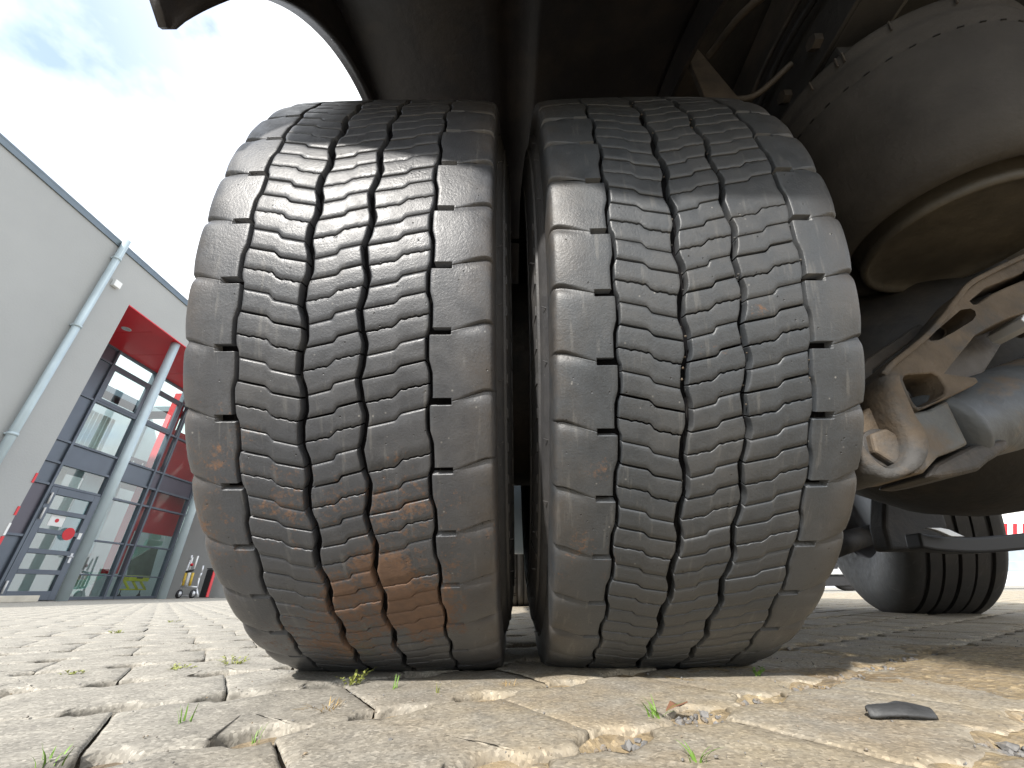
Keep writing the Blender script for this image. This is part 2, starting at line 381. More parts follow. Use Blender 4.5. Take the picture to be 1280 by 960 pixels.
def tread_block_mesh(rib, k, merged=False):     # piece k: from sipe k (top) down to sipe k+1
    R = RIBS[rib]; kt = k; kb = (k + (2 if merged else 1))
    top = lambda t: sipe(rib, kt % 3, t) - (kt//3)*PS - (kt % 3)*PS/3 - HWS[kt % 3]
    bot = lambda t: sipe(rib, kb % 3, t) - (kb//3)*PS - (kb % 3)*PS/3 + HWS[kb % 3]
    D = .0105; nt = 26
    ts = [(0, D), (0, .0006), (None, .0001)] + [(i/nt, 0) for i in range(1, nt)] + [(None, .0001), (1, .0006), (1, D)]
    cols = []
    for j, (tt, h) in enumerate(ts):
        if tt is None: tt = .011 if j < nt/2 else .989
        cols.append((tt, h))
    lip = .0016 if kt % 3 == 0 else .0005; lipd = .0009 if kt % 3 == 0 else .0004
    rows = [('b', 0, D), ('b', 0, .0006), ('b', .0005, .0001), (None, .25, 0), (None, .5, 0), (None, .75, 0), ('t', lip*1.3, 0.00005), ('t', lip, lipd*.25), ('t', 0, lipd), ('t', 0, D)]
    v = []
    for tt, hc in cols:
        for kind, q, hr in rows:
            tb, tp = bot(tt), top(tt)
            s = tb + q if kind == 'b' else tp - q if kind == 't' else tb + (tp-tb)*(.06+.88*q)
            gl = G(R['g'][0], s) + GH[R['g'][0]]; gr = G(R['g'][1], s) - GH[R['g'][1]]
            u = gl + (gr-gl)*tt
            v.append(mp3(u, s, max(hc, hr)))
    nr = len(rows); nc = len(cols)
    f = [(i*nr+j, (i+1)*nr+j, (i+1)*nr+j+1, i*nr+j+1) for i in range(nc-1) for j in range(nr-1)]
    me = mesh('tread_block', v, f)
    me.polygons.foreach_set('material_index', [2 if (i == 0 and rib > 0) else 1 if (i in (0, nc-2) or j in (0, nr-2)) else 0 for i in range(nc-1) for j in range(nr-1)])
    return me
SHPO = [(.0, .0105), (.0, .0006), (.0007, .0001), (.0035, 0), (.008, 0), (.013, 0), (.0178, 0), (.0184, 0), (.0195, 0), (.024, 0), (.030, .0), (.036, .0002), (.0415, .0006), (.046, .0016), (.0495, .0034),
       (.0525, .0065), (.0545, .0105), (.0558, .016), (.0566, .024), (.0572, .033), (.0576, .040)]
DS = [0, .0005, .0012, .0024, .0031, .0034, .0039, .005, .007, .010, .014, .020, .026, .032]
SHPI = SHPO[:13] + [(.0450, .0010), (.0490, .0016), (.0525, .0024), (.0548, .0042), (.0562, .0085), (.0570, .016), (.0574, .028), (.0576, .040)]
def shoulder_mesh(side, seed=0, SHP=None):        # block between slot line 0 and slot line +1 pitch
    base = 0 if side < 0 else .013
    ds = DS + [PS - d for d in DS[::-1]]; v = []; hs = []
    rnd = random.Random(seed)
    for d in ds:
        lo = d; hi = PS - d
        for w_, h in SHP:
            s = base + d + .30*max(0, w_-.018) - 30*max(0, w_-.045)**2
            out = min(max((w_-.018)/.030, 0), 1); out = out*out*(3-2*out)
            g = G(0 if side < 0 else 3, s); gh = GH[0 if side < 0 else 3]
            fade = max(0, 1-w_/.018)
            u = side*(.0885 + w_) if fade <= 0 else side*(.0885+w_)*(1-fade) + (g + side*gh + side*w_)*fade
            hh = h
            if w_ > .0187 or w_ < .0005:
                if w_ > .0187: hh += (.0003+.0036*out*out)*math.exp(-(lo/.0015)**2) + (.0003+.0030*out)*math.exp(-(hi/.0055)**2)
                if w_ > .0187: hh += (.0019 if SHP is SHPO else .0008)*out*math.exp(-(min(lo, hi)/.012)**2)
            if .0010 < w_ < .0182 or w_ <= .0010:
                if w_ < .0182 and min(lo, hi) < .0033: hh = max(hh, .0115)
            if w_ >= .0182 and min(lo, hi) < .0003: hh += .0005
            v.append(mp3(u, s, hh)); hs.append(hh)
    nr = len(SHP)
    f = [(i*nr+j, (i+1)*nr+j, (i+1)*nr+j+1, i*nr+j+1) if side > 0 else (i*nr+j, i*nr+j+1, (i+1)*nr+j+1, (i+1)*nr+j) for i in range(len(ds)-1) for j in range(nr-1)]
    me = mesh('shoulder_block', v, f)
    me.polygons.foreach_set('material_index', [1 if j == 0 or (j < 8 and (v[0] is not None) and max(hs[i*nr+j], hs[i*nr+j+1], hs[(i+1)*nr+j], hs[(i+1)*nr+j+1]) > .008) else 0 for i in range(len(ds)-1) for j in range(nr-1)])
    return me
BL = {(r, k): tread_block_mesh(r, k) for r in range(3) for k in range(3)}
BLM = tread_block_mesh(2, 0, True)
BLM1 = tread_block_mesh(0, 1, True)
SHX = {(s, i): shoulder_mesh(s, 0, SHPI if i else SHPO) for s in (-1, 1) for i in (0, 1)}

def sidewall_profile():
    P = [(.455, .1455), (.448, .1500), (.440, .1528), (.436, .1528), (.430, .1555), (.415, .1585), (.395, .1605), (.378, .1610), (.372, .1625), (.366, .1612), (.350, .1590), (.330, .1535), (.312, .1455), (.298, .137), (.290, .129), (.286, .120)]
    return P
def make_dual_tyre(cx, phase, mat, label, merges):
    mb = MB()
    # carcass: groove floor across the tread and both sidewalls
    fl = [(R0-.0098-crown(u), u) for u in (-.146, -.12, -.088, -.06, -.027, 0, .027, .06, .088, .12, .146)]
    fl[0] = (.462, -.1425); fl[-1] = (.462, .1425); fl[1] = (.4875, -.139); fl[-2] = (.4875, .139)
    side = sidewall_profile()
    prof = [(r, -u) for r, u in side[::-1]] + fl + side
    mb.lathe(prof, n=196, axis='X')
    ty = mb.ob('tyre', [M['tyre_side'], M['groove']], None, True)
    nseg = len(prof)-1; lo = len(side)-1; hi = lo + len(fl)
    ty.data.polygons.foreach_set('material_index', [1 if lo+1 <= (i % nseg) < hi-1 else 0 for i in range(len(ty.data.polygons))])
    recalc(ty)
    ty.location = (cx, YC, ZC); part(ty); ty['label'] = label
    # raised sidewall ribs and chevrons
    for sgn in (-1, 1):
        rb = MB()
        for k in range(72):
            a = 2*PI*k/72
            if (k // 12) % 2 == 0: continue
            for dr in (0,):
                p = [(.392, 0), (.392, .010), (.428, .030), (.428, .020)]
                q = []
                for d_ in (0, 1):
                    for r, s in p:
                        uu = np.interp(r, [.378, .395, .415, .430], [.1610, .1605, .1585, .1555])
                        aa = a + s/.4*1.0
                        q.append((sgn*(uu + (.0012 if d_ else -.002)), -r*math.cos(aa), r*math.sin(aa)))
                rb.add(q, [(0,1,5,4), (1,2,6,5), (2,3,7,6), (3,0,4,7), (4,5,6,7)])
        for rr_, wd in ((.384, .0012), (.4335, .0016)):
            uu = np.interp(rr_, [.378, .395, .415, .430, .436], [.1610, .1605, .1585, .1555, .153])
            rb.lathe([(rr_-.002, sgn*(uu-.001)), (rr_-.001, sgn*(uu+wd)), (rr_+.001, sgn*(uu+wd)), (rr_+.002, sgn*(uu-.001))], n=120, axis='X')
        # small vent hairs
        for k in range(40):
            a = 2*PI*(k+.3*random.random())/40; r = random.choice((.452, .425, .40)); uu = np.interp(r, [.40, .425, .452], [.1600, .157, .148])
            rb.tube((sgn*(uu-.001), -r*math.cos(a), r*math.sin(a)), (sgn*(uu+.004), -r*math.cos(a+.004), r*math.sin(a+.004)), .0006, 5)
        o = rb.ob('sidewall_relief', M['tyre_side'], ty); recalc(o)
    # tread pieces: each one in view is a sub-part, the far side of the wheel is joined
    restv = MB()
    kmin = math.ceil((-1.52 - phase)/PIT); kmax = math.floor((.50 - phase)/PIT)
    def put(me, name, k, amp=.00035):
        o = bpy.data.objects.new(name, me); col.objects.link(o); o.parent = ty
        rng = random.Random(hash((name, k, cx, me.name)) & 0xffff)
        j = random.uniform(-amp, amp)
        o.rotation_euler.x = -(phase + k*PIT)
        a = phase + k*PIT
        o.location = (0, math.cos(a)*j, -math.sin(a)*j)
        return o
    SH = {-1: SHX[-1, int(cx > 0)], 1: SHX[1, int(cx < 0)]}
    for me in list(BL.values()) + [BLM, BLM1] + list(SHX.values()):
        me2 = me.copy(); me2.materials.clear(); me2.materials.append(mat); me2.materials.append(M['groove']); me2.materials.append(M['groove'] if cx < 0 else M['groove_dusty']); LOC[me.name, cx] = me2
    for k in range(kmin, kmin+NP):
        vis = k <= kmax
        items = [('tread_block', BL[r, q]) for r in range(3) for q in range(3)] + [('shoulder_block', SH[-1]), ('shoulder_block', SH[1])]
        if ('r3', k) in merges: items = [i for i in items if i[1] not in (BL[2, 0], BL[2, 1])] + [('tread_block', BLM)]
        if ('r1', k) in merges: items = [i for i in items if i[1] not in (BL[0, 1], BL[0, 2])] + [('tread_block', BLM1)]
        for nm, me in items:
            if vis: put(LOC[me.name, cx], nm, k)
            else:
                m4 = Matrix.Rotation(-(phase+k*PIT), 3, 'X')
                vv = np.array([v.co for v in me.vertices]) @ np.array(m4).T
                restv.add(vv.tolist(), [tuple(p.vertices) for p in me.polygons])
    o = restv.ob('tread_blocks', mat, ty, True)
    if cx > 0:
        r2 = random.Random(5); tb = MB()
        for _ in range(70):
            gi = r2.choice((1, 1, 2, 2, 3)); s_ = r2.uniform(-.55, .35); c_ = mp3(G(gi, s_*R0-phase*R0) + r2.uniform(-.002, .002), s_*R0, r2.uniform(.0015, .007)); q_ = r2.uniform(.0007, .0015)
            tb.add([(c_[0]+X*q_*r2.uniform(.7, 1.3), c_[1]+Y*q_*r2.uniform(.7, 1.3), c_[2]+Z*q_*r2.uniform(.7, 1.3)) for X, Y, Z in ICO], ICF)
        o2 = tb.ob('trapped_grit', M['cast'], ty, True); o2['kind'] = 'stuff'; o['kind'] = 'stuff'
    return ty
LOC = {}
A0 = -R_(27.3)
tyL = make_dual_tyre(LX, A0 + .073, M['tyre_a'], 'outer twin tyre with rust coloured stains low on its tread', {('r3', -1), ('r3', -3)})
tyR = make_dual_tyre(RX, A0 + .040, M['tyre_b'], 'inner twin tyre with dusty brown shoulder', {('r3', 3)})

# rims and hub of the twin wheels
for cx, s in ((LX, -1), (RX, 1)):
    mb = MB()
    mb.lathe([(.292, -.125), (.284, -.118), (.262, -.110), (.255, -.02), (.262, .110), (.284, .118), (.292, .125), (.280, .125), (.250, .11), (.245, 0), (.250, -.11), (.280, -.125), (.292, -.125)], n=72, axis='X')
    mb.lathe([(.248, s*.02), (.20, -s*.10), (.16, -s*.145), (.10, -s*.145), (.10, -s*.135), (.16, -s*.135), (.195, -s*.09), (.242, s*.03)], n=48, axis='X')
    o = mb.ob('wheel_rim', M['steel'], None, True); recalc(o); o.location = (cx, YC, ZC); part(o)
mb = MB(); mb.tube((-.02, YC, ZC), (.36, YC, ZC), .21, 48); mb.tube((-.25, YC, ZC), (.0, YC, ZC), .11, 32)
part(mb.ob('brake_drum', M['castdark'], None, True, .01))
# things beyond the gap between the twins
mb = MB(); mb.box((-.26, 1.50, .52), (.34, 2.30, 1.12)); part(mb.ob('storage_box', M['frame'], None, False, .015))
mb = MB(); mb.lathe([(0, -.28), (.10, -.27), (.145, -.23), (.15, -.20), (.15, .20), (.145, .23), (.10, .27), (0, .28)], n=40, axis='X')
o = mb.ob('air_tank', M['tank'], None, True); o.location = (.05, 1.55, .36); part(o)
mb = MB(); mb.tube((-.03, .60, .74), (.05, .60, .735), .0045, 10); part(mb.ob('valve_extension', M['blackp'], None, True))

# ------------------------------------------------------------------ mudguard
arcp = [(.186, .583), (.188, .605), (.197, .66), (.213, .735), (.234, .80), (.262, .868), (.31, .95), (.376, 1.03), (.45, 1.092), (.53, 1.135), (.64, 1.168), (.76, 1.178), (.88, 1.165), (1.0, 1.125), (1.11, 1.06), (1.20, .97), (1.27, .87), (1.31, .76), (1.33, .64)]
arcp = smooth_line(arcp, 4)
prof = [(.045, .775), (.075, .85), (.13, .93), (.21, 1.01), (.32, 1.09), (.44, 1.15), (.60, 1.195), (.76, 1.205), (.92, 1.19), (1.08, 1.13), (1.21, 1.03), (1.31, .90), (1.37, .76), (1.39, .62)]
prof = [(.030, .60), (.034, .68)] + prof
prof = smooth_line(prof, 5)
def fender():
    xs = [-.345, -.338, -.328, -.30, -.24, -.15, -.05, -.02, -.01, .05, .06, .07, .15, .25, .33, .36, .372]
    v = []; n = len(xs)
    for lay in (0, 1):
        for i, (y, z) in enumerate(prof):
            a, b = prof[max(i-1, 0)], prof[min(i+1, len(prof)-1)]
            d = Vector((b[0]-a[0], b[1]-a[1])).normalized(); nr = Vector((-d.y, d.x))
            for j, x in enumerate(xs):
                off = .008*lay - (.012, .005, .001)[j] if j < 3 else .008*lay
                if -.015 <= x <= .055: off += .014
                off += .003*mnoise.noise(Vector((x*5, y*4, z*4)))
                cut = max(0, min(1, (x+.30)/.35)); zl = .70 - .09*cut; zz = z if z > .78 else .78 - (.78-z)*((.78-zl)/.18)
                v.append((x, y+nr.x*off, zz+nr.y*off))
    m = len(prof); N = m*n; f = []
    for i in range(m-1):
        for j in range(n-1):
            q = (i*n+j, i*n+j+1, (i+1)*n+j+1, (i+1)*n+j); f.append(q); f.append(tuple(N+k for k in q[::-1]))
    for i in range(m-1):
        f.append((i*n, (i+1)*n, N+(i+1)*n, N+i*n)); f.append((i*n+n-1, N+i*n+n-1, N+(i+1)*n+n-1, (i+1)*n+n-1))
    for j in range(n-1):
        f.append((j, N+j, N+j+1, j+1)); f.append(((m-1)*n+j, (m-1)*n+j+1, N+(m-1)*n+j+1, N+(m-1)*n+j))
    return mesh('mudguard', v, f)
fo = part(recalc(link_ob('mudguard', fender(), M['plastic'])))
# outer side lip of the mudguard: its lower edge is the dark arc against the sky
outerc = [(.184, .5805), (.1795, .578), (.1735, .579), (.168, .586), (.163, .600), (.150, .63), (.10, .70), (.045, .775)]
def lip():
    inner = arcp; out = smooth_line(outerc, 3)[1:] + list(prof[12:])
    N_ = 90
    def resample(L):
        L = [Vector(p) for p in L]; D = [0]
        for p, q in zip(L[:-1], L[1:]): D.append(D[-1]+(q-p).length)
        r = []
        for k in range(N_):
            t = D[-1]*k/(N_-1); i = max(0, min(len(L)-2, int(np.searchsorted(D, t, 'right'))-1)); u = (t-D[i])/max(D[i+1]-D[i], 1e-9); r.append(L[i].lerp(L[i+1], u))
        return r
    I, O = resample(inner), resample(out); mb = MB(); M_ = 8; v = []
    for ii, (p, q) in enumerate(zip(I, O)):
        for k in range(M_):                  # rolled edge at the arc, flat towards the crown
            t = k/(M_-1); c = p.lerp(q, t); bulge = .012*math.exp(-(t/.10)**2)*min(1, ii/9)
            v.append((-.338 - bulge, c.x, c.y))
        for k in range(M_):
            t = 1-k/(M_-1); c = p.lerp(q, t); v.append((-.330 + .006*math.exp(-(t/.10)**2), c.x, c.y))
    n = 2*M_; f = [(i*n+k, (i+1)*n+k, (i+1)*n+(k+1) % n, i*n+(k+1) % n) for i in range(N_-1) for k in range(n)]
    mb.add(v, f + [tuple(range(n)), tuple(range((N_-1)*n, N_*n))[::-1]])
    return recalc(mb.ob('mudguard_lip', M['plastic'], None, True))
part(lip())
# inner skirt of the mudguard with its round opening, and frame plates
def arc_pts(cy, cz, r, a0, a1, n): return [(cy+r*math.cos(a0+(a1-a0)*i/n), cz+r*math.sin(a0+(a1-a0)*i/n)) for i in range(n+1)]
mb = MB()
for i in range(len(prof)-1):
    (y0, z0), (y1, z1) = prof[i], prof[i+1]
    if .24 < y0 < 1.2:
        k = .90
        iy0, iz0, iy1, iz1 = YC+(y0-YC)*k, ZC+(z0-ZC)*k, YC+(y1-YC)*k, ZC+(z1-ZC)*k
        mb.add([(.372, y0, z0), (.372, y1, z1), (.372, iy1, iz1), (.372, iy0, iz0), (.380, y0, z0), (.380, y1, z1), (.380, iy1, iz1), (.380, iy0, iz0)],
               [(0,1,2,3), (7,6,5,4), (3,2,6,7), (0,4,5,1)])
part(recalc(mb.ob('mudguard_skirt', M['plastic'])))
mb = MB()      # chassis rail (C section)
mb.box((.560, -.10, .93), (.568, 3.2, 1.20)); mb.box((.568, -.10, .930), (.64, 3.2, .938)); mb.box((.568, -.10, 1.192), (.64, 3.2, 1.20))
part(mb.ob('chassis_rail', M['frame'], None, False, .002))
mb = MB()
mb.box((1.20, -.10, .93), (1.208, 3.2, 1.20)); mb.box((1.13, -.10, .930), (1.20, 3.2, .938))
part(mb.ob('chassis_rail', M['frame'], None, False, .002))
mb = MB(); mb.box((.569, .58, .95), (1.199, .60, 1.185)); mb.box((.569, -.09, .95), (1.199, -.07, 1.185)); part(mb.ob('cross_member', M['frame'], None, False, .003))
mb = MB(); mb.box((.36, 1.30, .60), (2.3, 1.34, 1.215)); part(mb.ob('rear_bulkhead', M['frame'], None, False, .004))
mb = MB(); mb.box((-.18, -1.17, 1.235), (2.3, 3.2, 1.26)); part(mb.ob('deck_plate', M['frame'], None, False, .004))
mb = MB()      # gusset plate with a hole, between rail and mudguard
pts = [(.372, .94), (.372, 1.20), (.556, 1.20), (.556, .86)]
mb.prism(pts, lambda p, d: (p[0], d, p[1]), .66, .672); part(recalc(mb.ob('gusset_plate', M['frame'], None, False, .002)))
mb = MB()
for i in range(6):
    mb = MB(); mb.tube((.545, .36+.09*i, .965), (.5599, .36+.09*i, .965), .013, 6); part(mb.ob('frame_bolt', M['castdark']))
pass
# brake hose and a clump of fittings above the inner tyre
def hose(name, pts, r, mat):
    P = smooth_line(pts, 8); mbh = MB(); n = 10
    for i, p in enumerate(P):
        pv = Vector(p); d = (Vector(P[min(i+1, len(P)-1)]) - Vector(P[max(i-1, 0)])).normalized(); a = d.cross(Vector((.3, .2, .93))).normalized(); b = d.cross(a)
        mbh.v += [tuple(pv + r*(math.cos(2*PI*k/n)*a + math.sin(2*PI*k/n)*b)) for k in range(n)]
    mbh.f = [(i*n+k, i*n+(k+1) % n, (i+1)*n+(k+1) % n, (i+1)*n+k) for i in range(len(P)-1) for k in range(n)]
    return part(recalc(mbh.ob(name, mat, None, True)))
hose('brake_hose', [(.52, .56, .80), (.54, .50, .86), (.60, .42, .93), (.68, .34, 1.0), (.76, .26, 1.1)], .013, M['castdark'])
hose('air_line', [(.545, -.05, 1.02), (.548, .20, 1.00), (.54, .40, 1.03), (.546, .62, 1.01), (.55, .95, 1.03)], .007, M['blackp'])
hose('air_line', [(.545, -.05, 1.05), (.546, .22, 1.055), (.540, .44, 1.07), (.546, .62, 1.05), (.55, .95, 1.06)], .005, M['castdark'])
hose('air_line', [(.44, .45, 1.13), (.47, .36, 1.10), (.53, .28, 1.05), (.60, .24, 1.02), (.70, .22, .96)], .008, M['castdark'])
hose('air_line', [(.385, .50, .93), (.42, .46, .97), (.48, .44, .95), (.54, .40, .98)], .006, M['castdark'])
mb = MB()
P_ = [(.42, .42), (.47, .40), (.52, .44), (.545, .52)]
mb.prism([(.385, .90), (.385, 1.16), (.41, 1.16), (.46, .90)], XZ, .44, .452); part(recalc(mb.ob('stay_plate', M['castdark'], None, False, .002)))
hose('brake_hose', [(.50, .60, .70), (.50, .53, .80), (.53, .50, .88), (.55, .52, .95)], .009, M['blackp'])
mb = MB(); mb.tube((.50, .52, .80), (.53, .49, .845), .016, 6); mb.tube((.535, .50, .835), (.545, .475, .86), .020, 6); mb.tube((.49, .55, .775), (.50, .53, .80), .012, 8)
part(mb.ob('hose_fitting', M['castdark'], None, False, .002))

# ------------------------------------------------------------------ air spring
ASX, ASY = .72, .47
asp = MB()
outer = [(.10, .905), (.188, .902), (.199, .893), (.201, .884), (.197, .874), (.1955, .866), (.1985, .858), (.198, .850), (.1955, .838), (.195, .826), (.193, .823), (.1938, .819), (.1935, .80), (.193, .76), (.191, .72), (.187, .68), (.181, .645), (.172, .618), (.160, .602), (.147, .597), (.136, .603), (.130, .618), (.128, .64), (.128, .66)]
asp.lathe(outer, (ASX, ASY, 0), 96)
bel = part(recalc(asp.ob('air_spring', M['bellows'], None, True)))
bel['label'] = 'large dusty rubber air spring beside the inner tyre'
pis = MB(); pis.lathe([(.126, .66), (.122, .615), (.119, .602), (.1225, .594), (.1235, .588), (.121, .581), (.1165, .580), (.113, .586), (.108, .592), (.09, .5945), (.05, .5955), (.0, .596)], (ASX, ASY, 0), 96)
o = recalc(pis.ob('piston', M['piston'], bel, True))
cr = MB()
for k in range(44):
    a = 2*PI*k/44; c, s = math.cos(a), math.sin(a); t_ = Vector((-s, c, 0)); ctr = Vector((ASX+.1945*c, ASY+.1945*s, .822))
    p = [ctr + t_*x + Vector((c*d, s*d, z)) for d in (-.004, .0006) for x, z in ((-.004, -.0012), (.004, -.0003), (.004, .0014), (-.004, .0006))]
    cr.add(p, [(0,1,2,3), (7,6,5,4), (0,4,5,1), (1,5,6,2), (2,6,7,3), (3,7,4,0)])
cr.ob('crimp_slots', M['blackp'], bel)
wr = MB()
for k, a in enumerate((3.55, 3.75, 3.80, 4.1, 4.5)):
    wr = MB(); wr.tube((ASX+.2*math.cos(a), ASY+.2*math.sin(a), .872), (ASX+.203*math.cos(a+.01), ASY+.203*math.sin(a+.01), .89), .0016, 6); wr.ob('wire_end', M['castdark'], bel)
mb = MB(); mb.box((.57, .35, .906), (.90, .60, .929)); part(mb.ob('spring_bracket', M['frame'], None, False, .004))

# ------------------------------------------------------------------ suspension arm, traced on its own plane
AY = .43
def ax(px, py): return on_y(px, py, AY)
def axd(p, d): return on_y(p[0], p[1], AY+d)
def arm_line(pts, wpx, d=0): return [axd(p, d) for p in smooth_line(pts, 5)], wpx/500*(.49+d)
XZ = lambda p, d: (p[0], d, p[1])
arm = MB()
def zc(p): return (1020+p[0]*.3542, 300+p[1]*.3542)
def plate(name, outline, holes, d0, d1, mat, parent, bev=.0022):
    cu = bpy.data.curves.new(name, 'CURVE'); cu.dimensions = '2D'; cu.fill_mode = 'BOTH'; cu.extrude = (d1-d0)/2 - bev; cu.bevel_depth = bev; cu.bevel_resolution = 2; cu.offset = -bev
    for ring in [outline] + holes:
        P = [axd(zc(p), d0) for p in ring]; sp = cu.splines.new('POLY'); sp.points.add(len(P)-1); sp.use_cyclic_u = True
        for q, p in zip(sp.points, P): q.co = (p[0], p[1], 0, 1)
    ob = bpy.data.objects.new(name, cu); col.objects.link(ob); bpy.context.view_layer.update()
    me = bpy.data.meshes.new_from_object(ob.evaluated_get(bpy.context.evaluated_depsgraph_get())); bpy.data.objects.remove(ob)
    me.transform(Matrix(((1, 0, 0, 0), (0, 0, -1, AY+(d0+d1)/2), (0, 1, 0, 0), (0, 0, 0, 1))))
    me.materials.clear(); o = link_ob(name, me, mat)
    return o
outl = [(238, 478), (246, 455), (262, 438), (385, 345), (440, 290), (500, 212), (530, 175), (575, 140), (640, 105), (734, 62), (820, 30), (820, 240), (734, 258), (680, 275), (610, 308), (565, 335), (500, 415), (456, 470), (500, 476), (566, 484), (576, 500), (560, 512), (480, 552), (366, 602), (345, 592), (316, 545), (290, 508), (258, 500)]
pocket = [(385, 345), (455, 285), (505, 242), (545, 236), (568, 250), (572, 268), (560, 287), (500, 325), (440, 358), (405, 362)]
box_ = [(309, 492), (314, 479), (330, 474), (412, 470), (432, 480), (456, 520), (454, 542), (380, 588), (358, 588), (345, 574), (322, 525)]
groove_ = [(545, 214), (600, 168), (670, 140), (734, 115), (820, 88), (820, 116), (734, 140), (680, 162), (620, 190), (572, 224), (556, 226)]
armo = part(plate('suspension_arm', outl, [pocket, box_, groove_[::-1]], -.012, .030, M['cast'], None))
backp = plate('back_web', [(250, 480), (262, 452), (385, 352), (500, 222), (580, 148), (734, 70), (820, 40), (820, 300), (734, 285), (690, 310), (640, 395), (575, 498), (480, 545), (370, 596), (300, 520)], [], .040, .075, M['castdark'], None); backp.parent = armo; backp.matrix_parent_inverse = Matrix.Identity(4)
if True:
    P, wd = arm_line([(1106, 467), (1120, 452), (1158, 421), (1180, 397), (1198, 373), (1214, 354), (1240, 339), (1280, 320), (1330, 299)], 7, -.020); b = MB(); sweep_strip(b, P, wd, XZ, AY-.020, AY-.0125)
    o = recalc(b.ob('rib', M['cast'], armo, False, .002, 2))
armo['label'] = 'mud coloured cast suspension arm with a big hexagon bolt'
def bar(name, pts, wpx, d0, d1, mat=None, bev=.0028):
    P, wd = arm_line(pts, wpx, d0); b = MB(); sweep_strip(b, P, wd, XZ, AY+d0, AY+d1)
    return recalc(b.ob(name, mat or M['cast'], armo, False, bev, 3))

# the bent eye that wraps the bolt
Lp = [(1105, 468), (1107, 482), (1114, 500), (1124, 522), (1132, 540), (1136, 556), (1134, 570), (1126, 580), (1115, 583), (1102, 578), (1091, 568), (1083, 558), (1077, 547)]
Rp = [(1130, 467), (1132, 478), (1140, 496), (1151, 520), (1161, 534), (1167, 550), (1165, 570), (1150, 588), (1118, 599), (1099, 594), (1085, 582), (1074, 568), (1066, 554)]
Ls, Rs = smooth_line(Lp, 4), smooth_line(Rp, 4); mb = MB(); vv = []
for l, r in zip(Ls, Rs):
    l0, r0, l1, r1 = axd(l, -.032), axd(r, -.032), axd(l, -.032), axd(r, -.032); c0 = ((l0[0]+r0[0])/2, (l0[1]+r0[1])/2)
    k_ = lambda p, q: (c0[0]+(p[0]-c0[0])*q, c0[1]+(p[1]-c0[1])*q)
    for p, q, d in ((l0, 1, .02), (l0, 1, -.020), (l0, .86, -.028), (l0, .55, -.032), (r0, .55, -.032), (r0, .86, -.028), (r0, 1, -.020), (r0, 1, .02)):
        kk = k_(p, q); vv.append((kk[0], AY+d, kk[1]))
n_ = len(Ls); mb.add(vv, [(8*i+k, 8*(i+1)+k, 8*(i+1)+(k+1) % 8, 8*i+(k+1) % 8) for i in range(n_-1) for k in range(8)] + [tuple(range(8)), tuple(range(8*n_-8, 8*n_))[::-1]])
recalc(mb.ob('eye', M['cast'], armo, True))
mb = MB(); mb.prism([ax(*p) for p in [(1066, 540), (1076, 520), (1096, 496), (1106, 482), (1124, 512), (1144, 545), (1146, 570), (1120, 590), (1095, 582), (1074, 566)]], XZ, AY-.004, AY+.03)
recalc(mb.ob('eye_plate', M['cast'], armo, False, .003))
mb = MB(); mb.prism([axd(p, .080) for p in [(1092, 462), (1150, 420), (1160, 410), (1150, 404), (1085, 448), (1068, 474), (1062, 500), (1062, 530), (1080, 524), (1090, 500)]], XZ, AY+.080, AY+.10)
recalc(mb.ob('back_plate', M['castdark'], armo, False, .003))
bx_, bz_ = axd((1114, 557), -.020)
hexp = [(bx_+.0205*math.cos(PI/3*i+.32), bz_+.0205*math.sin(PI/3*i+.32)) for i in range(6)]
mb = MB(); mb.prism(hexp, XZ, AY-.020, AY-.004)
bolt = recalc(mb.ob('bolt', M['cast'], armo, False, .0028, 2)); bolt['label'] = 'large muddy hexagon bolt head'
mb = MB(); mb.tube((bx_, AY-.012, bz_), (bx_, AY-.004, bz_), .0225, 32); mb.ob('washer', M['castdark'], armo, True, .001)
# clamp block and the round bar
mb = MB(); mb.prism([axd(p, -.015) for p in [(1146, 512), (1170, 508), (1194, 496), (1206, 520), (1222, 552), (1205, 560), (1184, 568), (1166, 588), (1150, 590), (1160, 574), (1160, 552), (1150, 530)]], XZ, AY-.006, AY+.06)
recalc(mb.ob('clamp', M['castgrey'], armo, False, .003, 2))
mb = MB(); mb.prism([ax(*p) for p in [(1158, 596), (1170, 580), (1192, 568), (1216, 556), (1260, 548), (1262, 562), (1236, 578), (1225, 588), (1200, 594), (1176, 598)]], XZ, AY-.002, AY+.07)
recalc(mb.ob('clamp_base', M['castdark'], armo, False, .008, 3))
p0 = on_y(1206, 528, AY-.01); p1 = on_y(1310, 489, AY-.01); q0 = Vector((p0[0], AY+.03, p0[1])); q1 = Vector((p1[0], AY+.05, p1[1])); dd = (q1-q0)
mb = MB(); 
n = 40; rp = [(.0, 0), (.040, 0), (.047, .006), (.047, .014), (.043, .022), (.045, .05), (.050, .11), (.053, .3), (.053, .6)]
ddn = dd.normalized(); a_ = ddn.orthogonal().normalized(); b_ = ddn.cross(a_)
vv = []; ff = []
for i in range(n):
    an = 2*PI*i/n; dirv = math.cos(an)*a_ + math.sin(an)*b_
    for r, h in rp:
        rr = r*(1+.03*mnoise.noise(Vector((dirv.x*2, dirv.y*2+h*12, dirv.z*2))))
        vv.append(tuple(q0 + ddn*h + dirv*rr))
k = len(rp)
for i in range(n):
    for l in range(k-1): ff.append((i*k+l, ((i+1) % n)*k+l, ((i+1) % n)*k+l+1, i*k+l+1))
mb.add(vv, ff); ro = recalc(mb.ob('torque_rod', plain('blue_grey_worn_rod', (.085, .092, .098), .5, .1, .3, 20, .0015, 60, (.17, .12, .075), 9, .50, .60), armo, True))
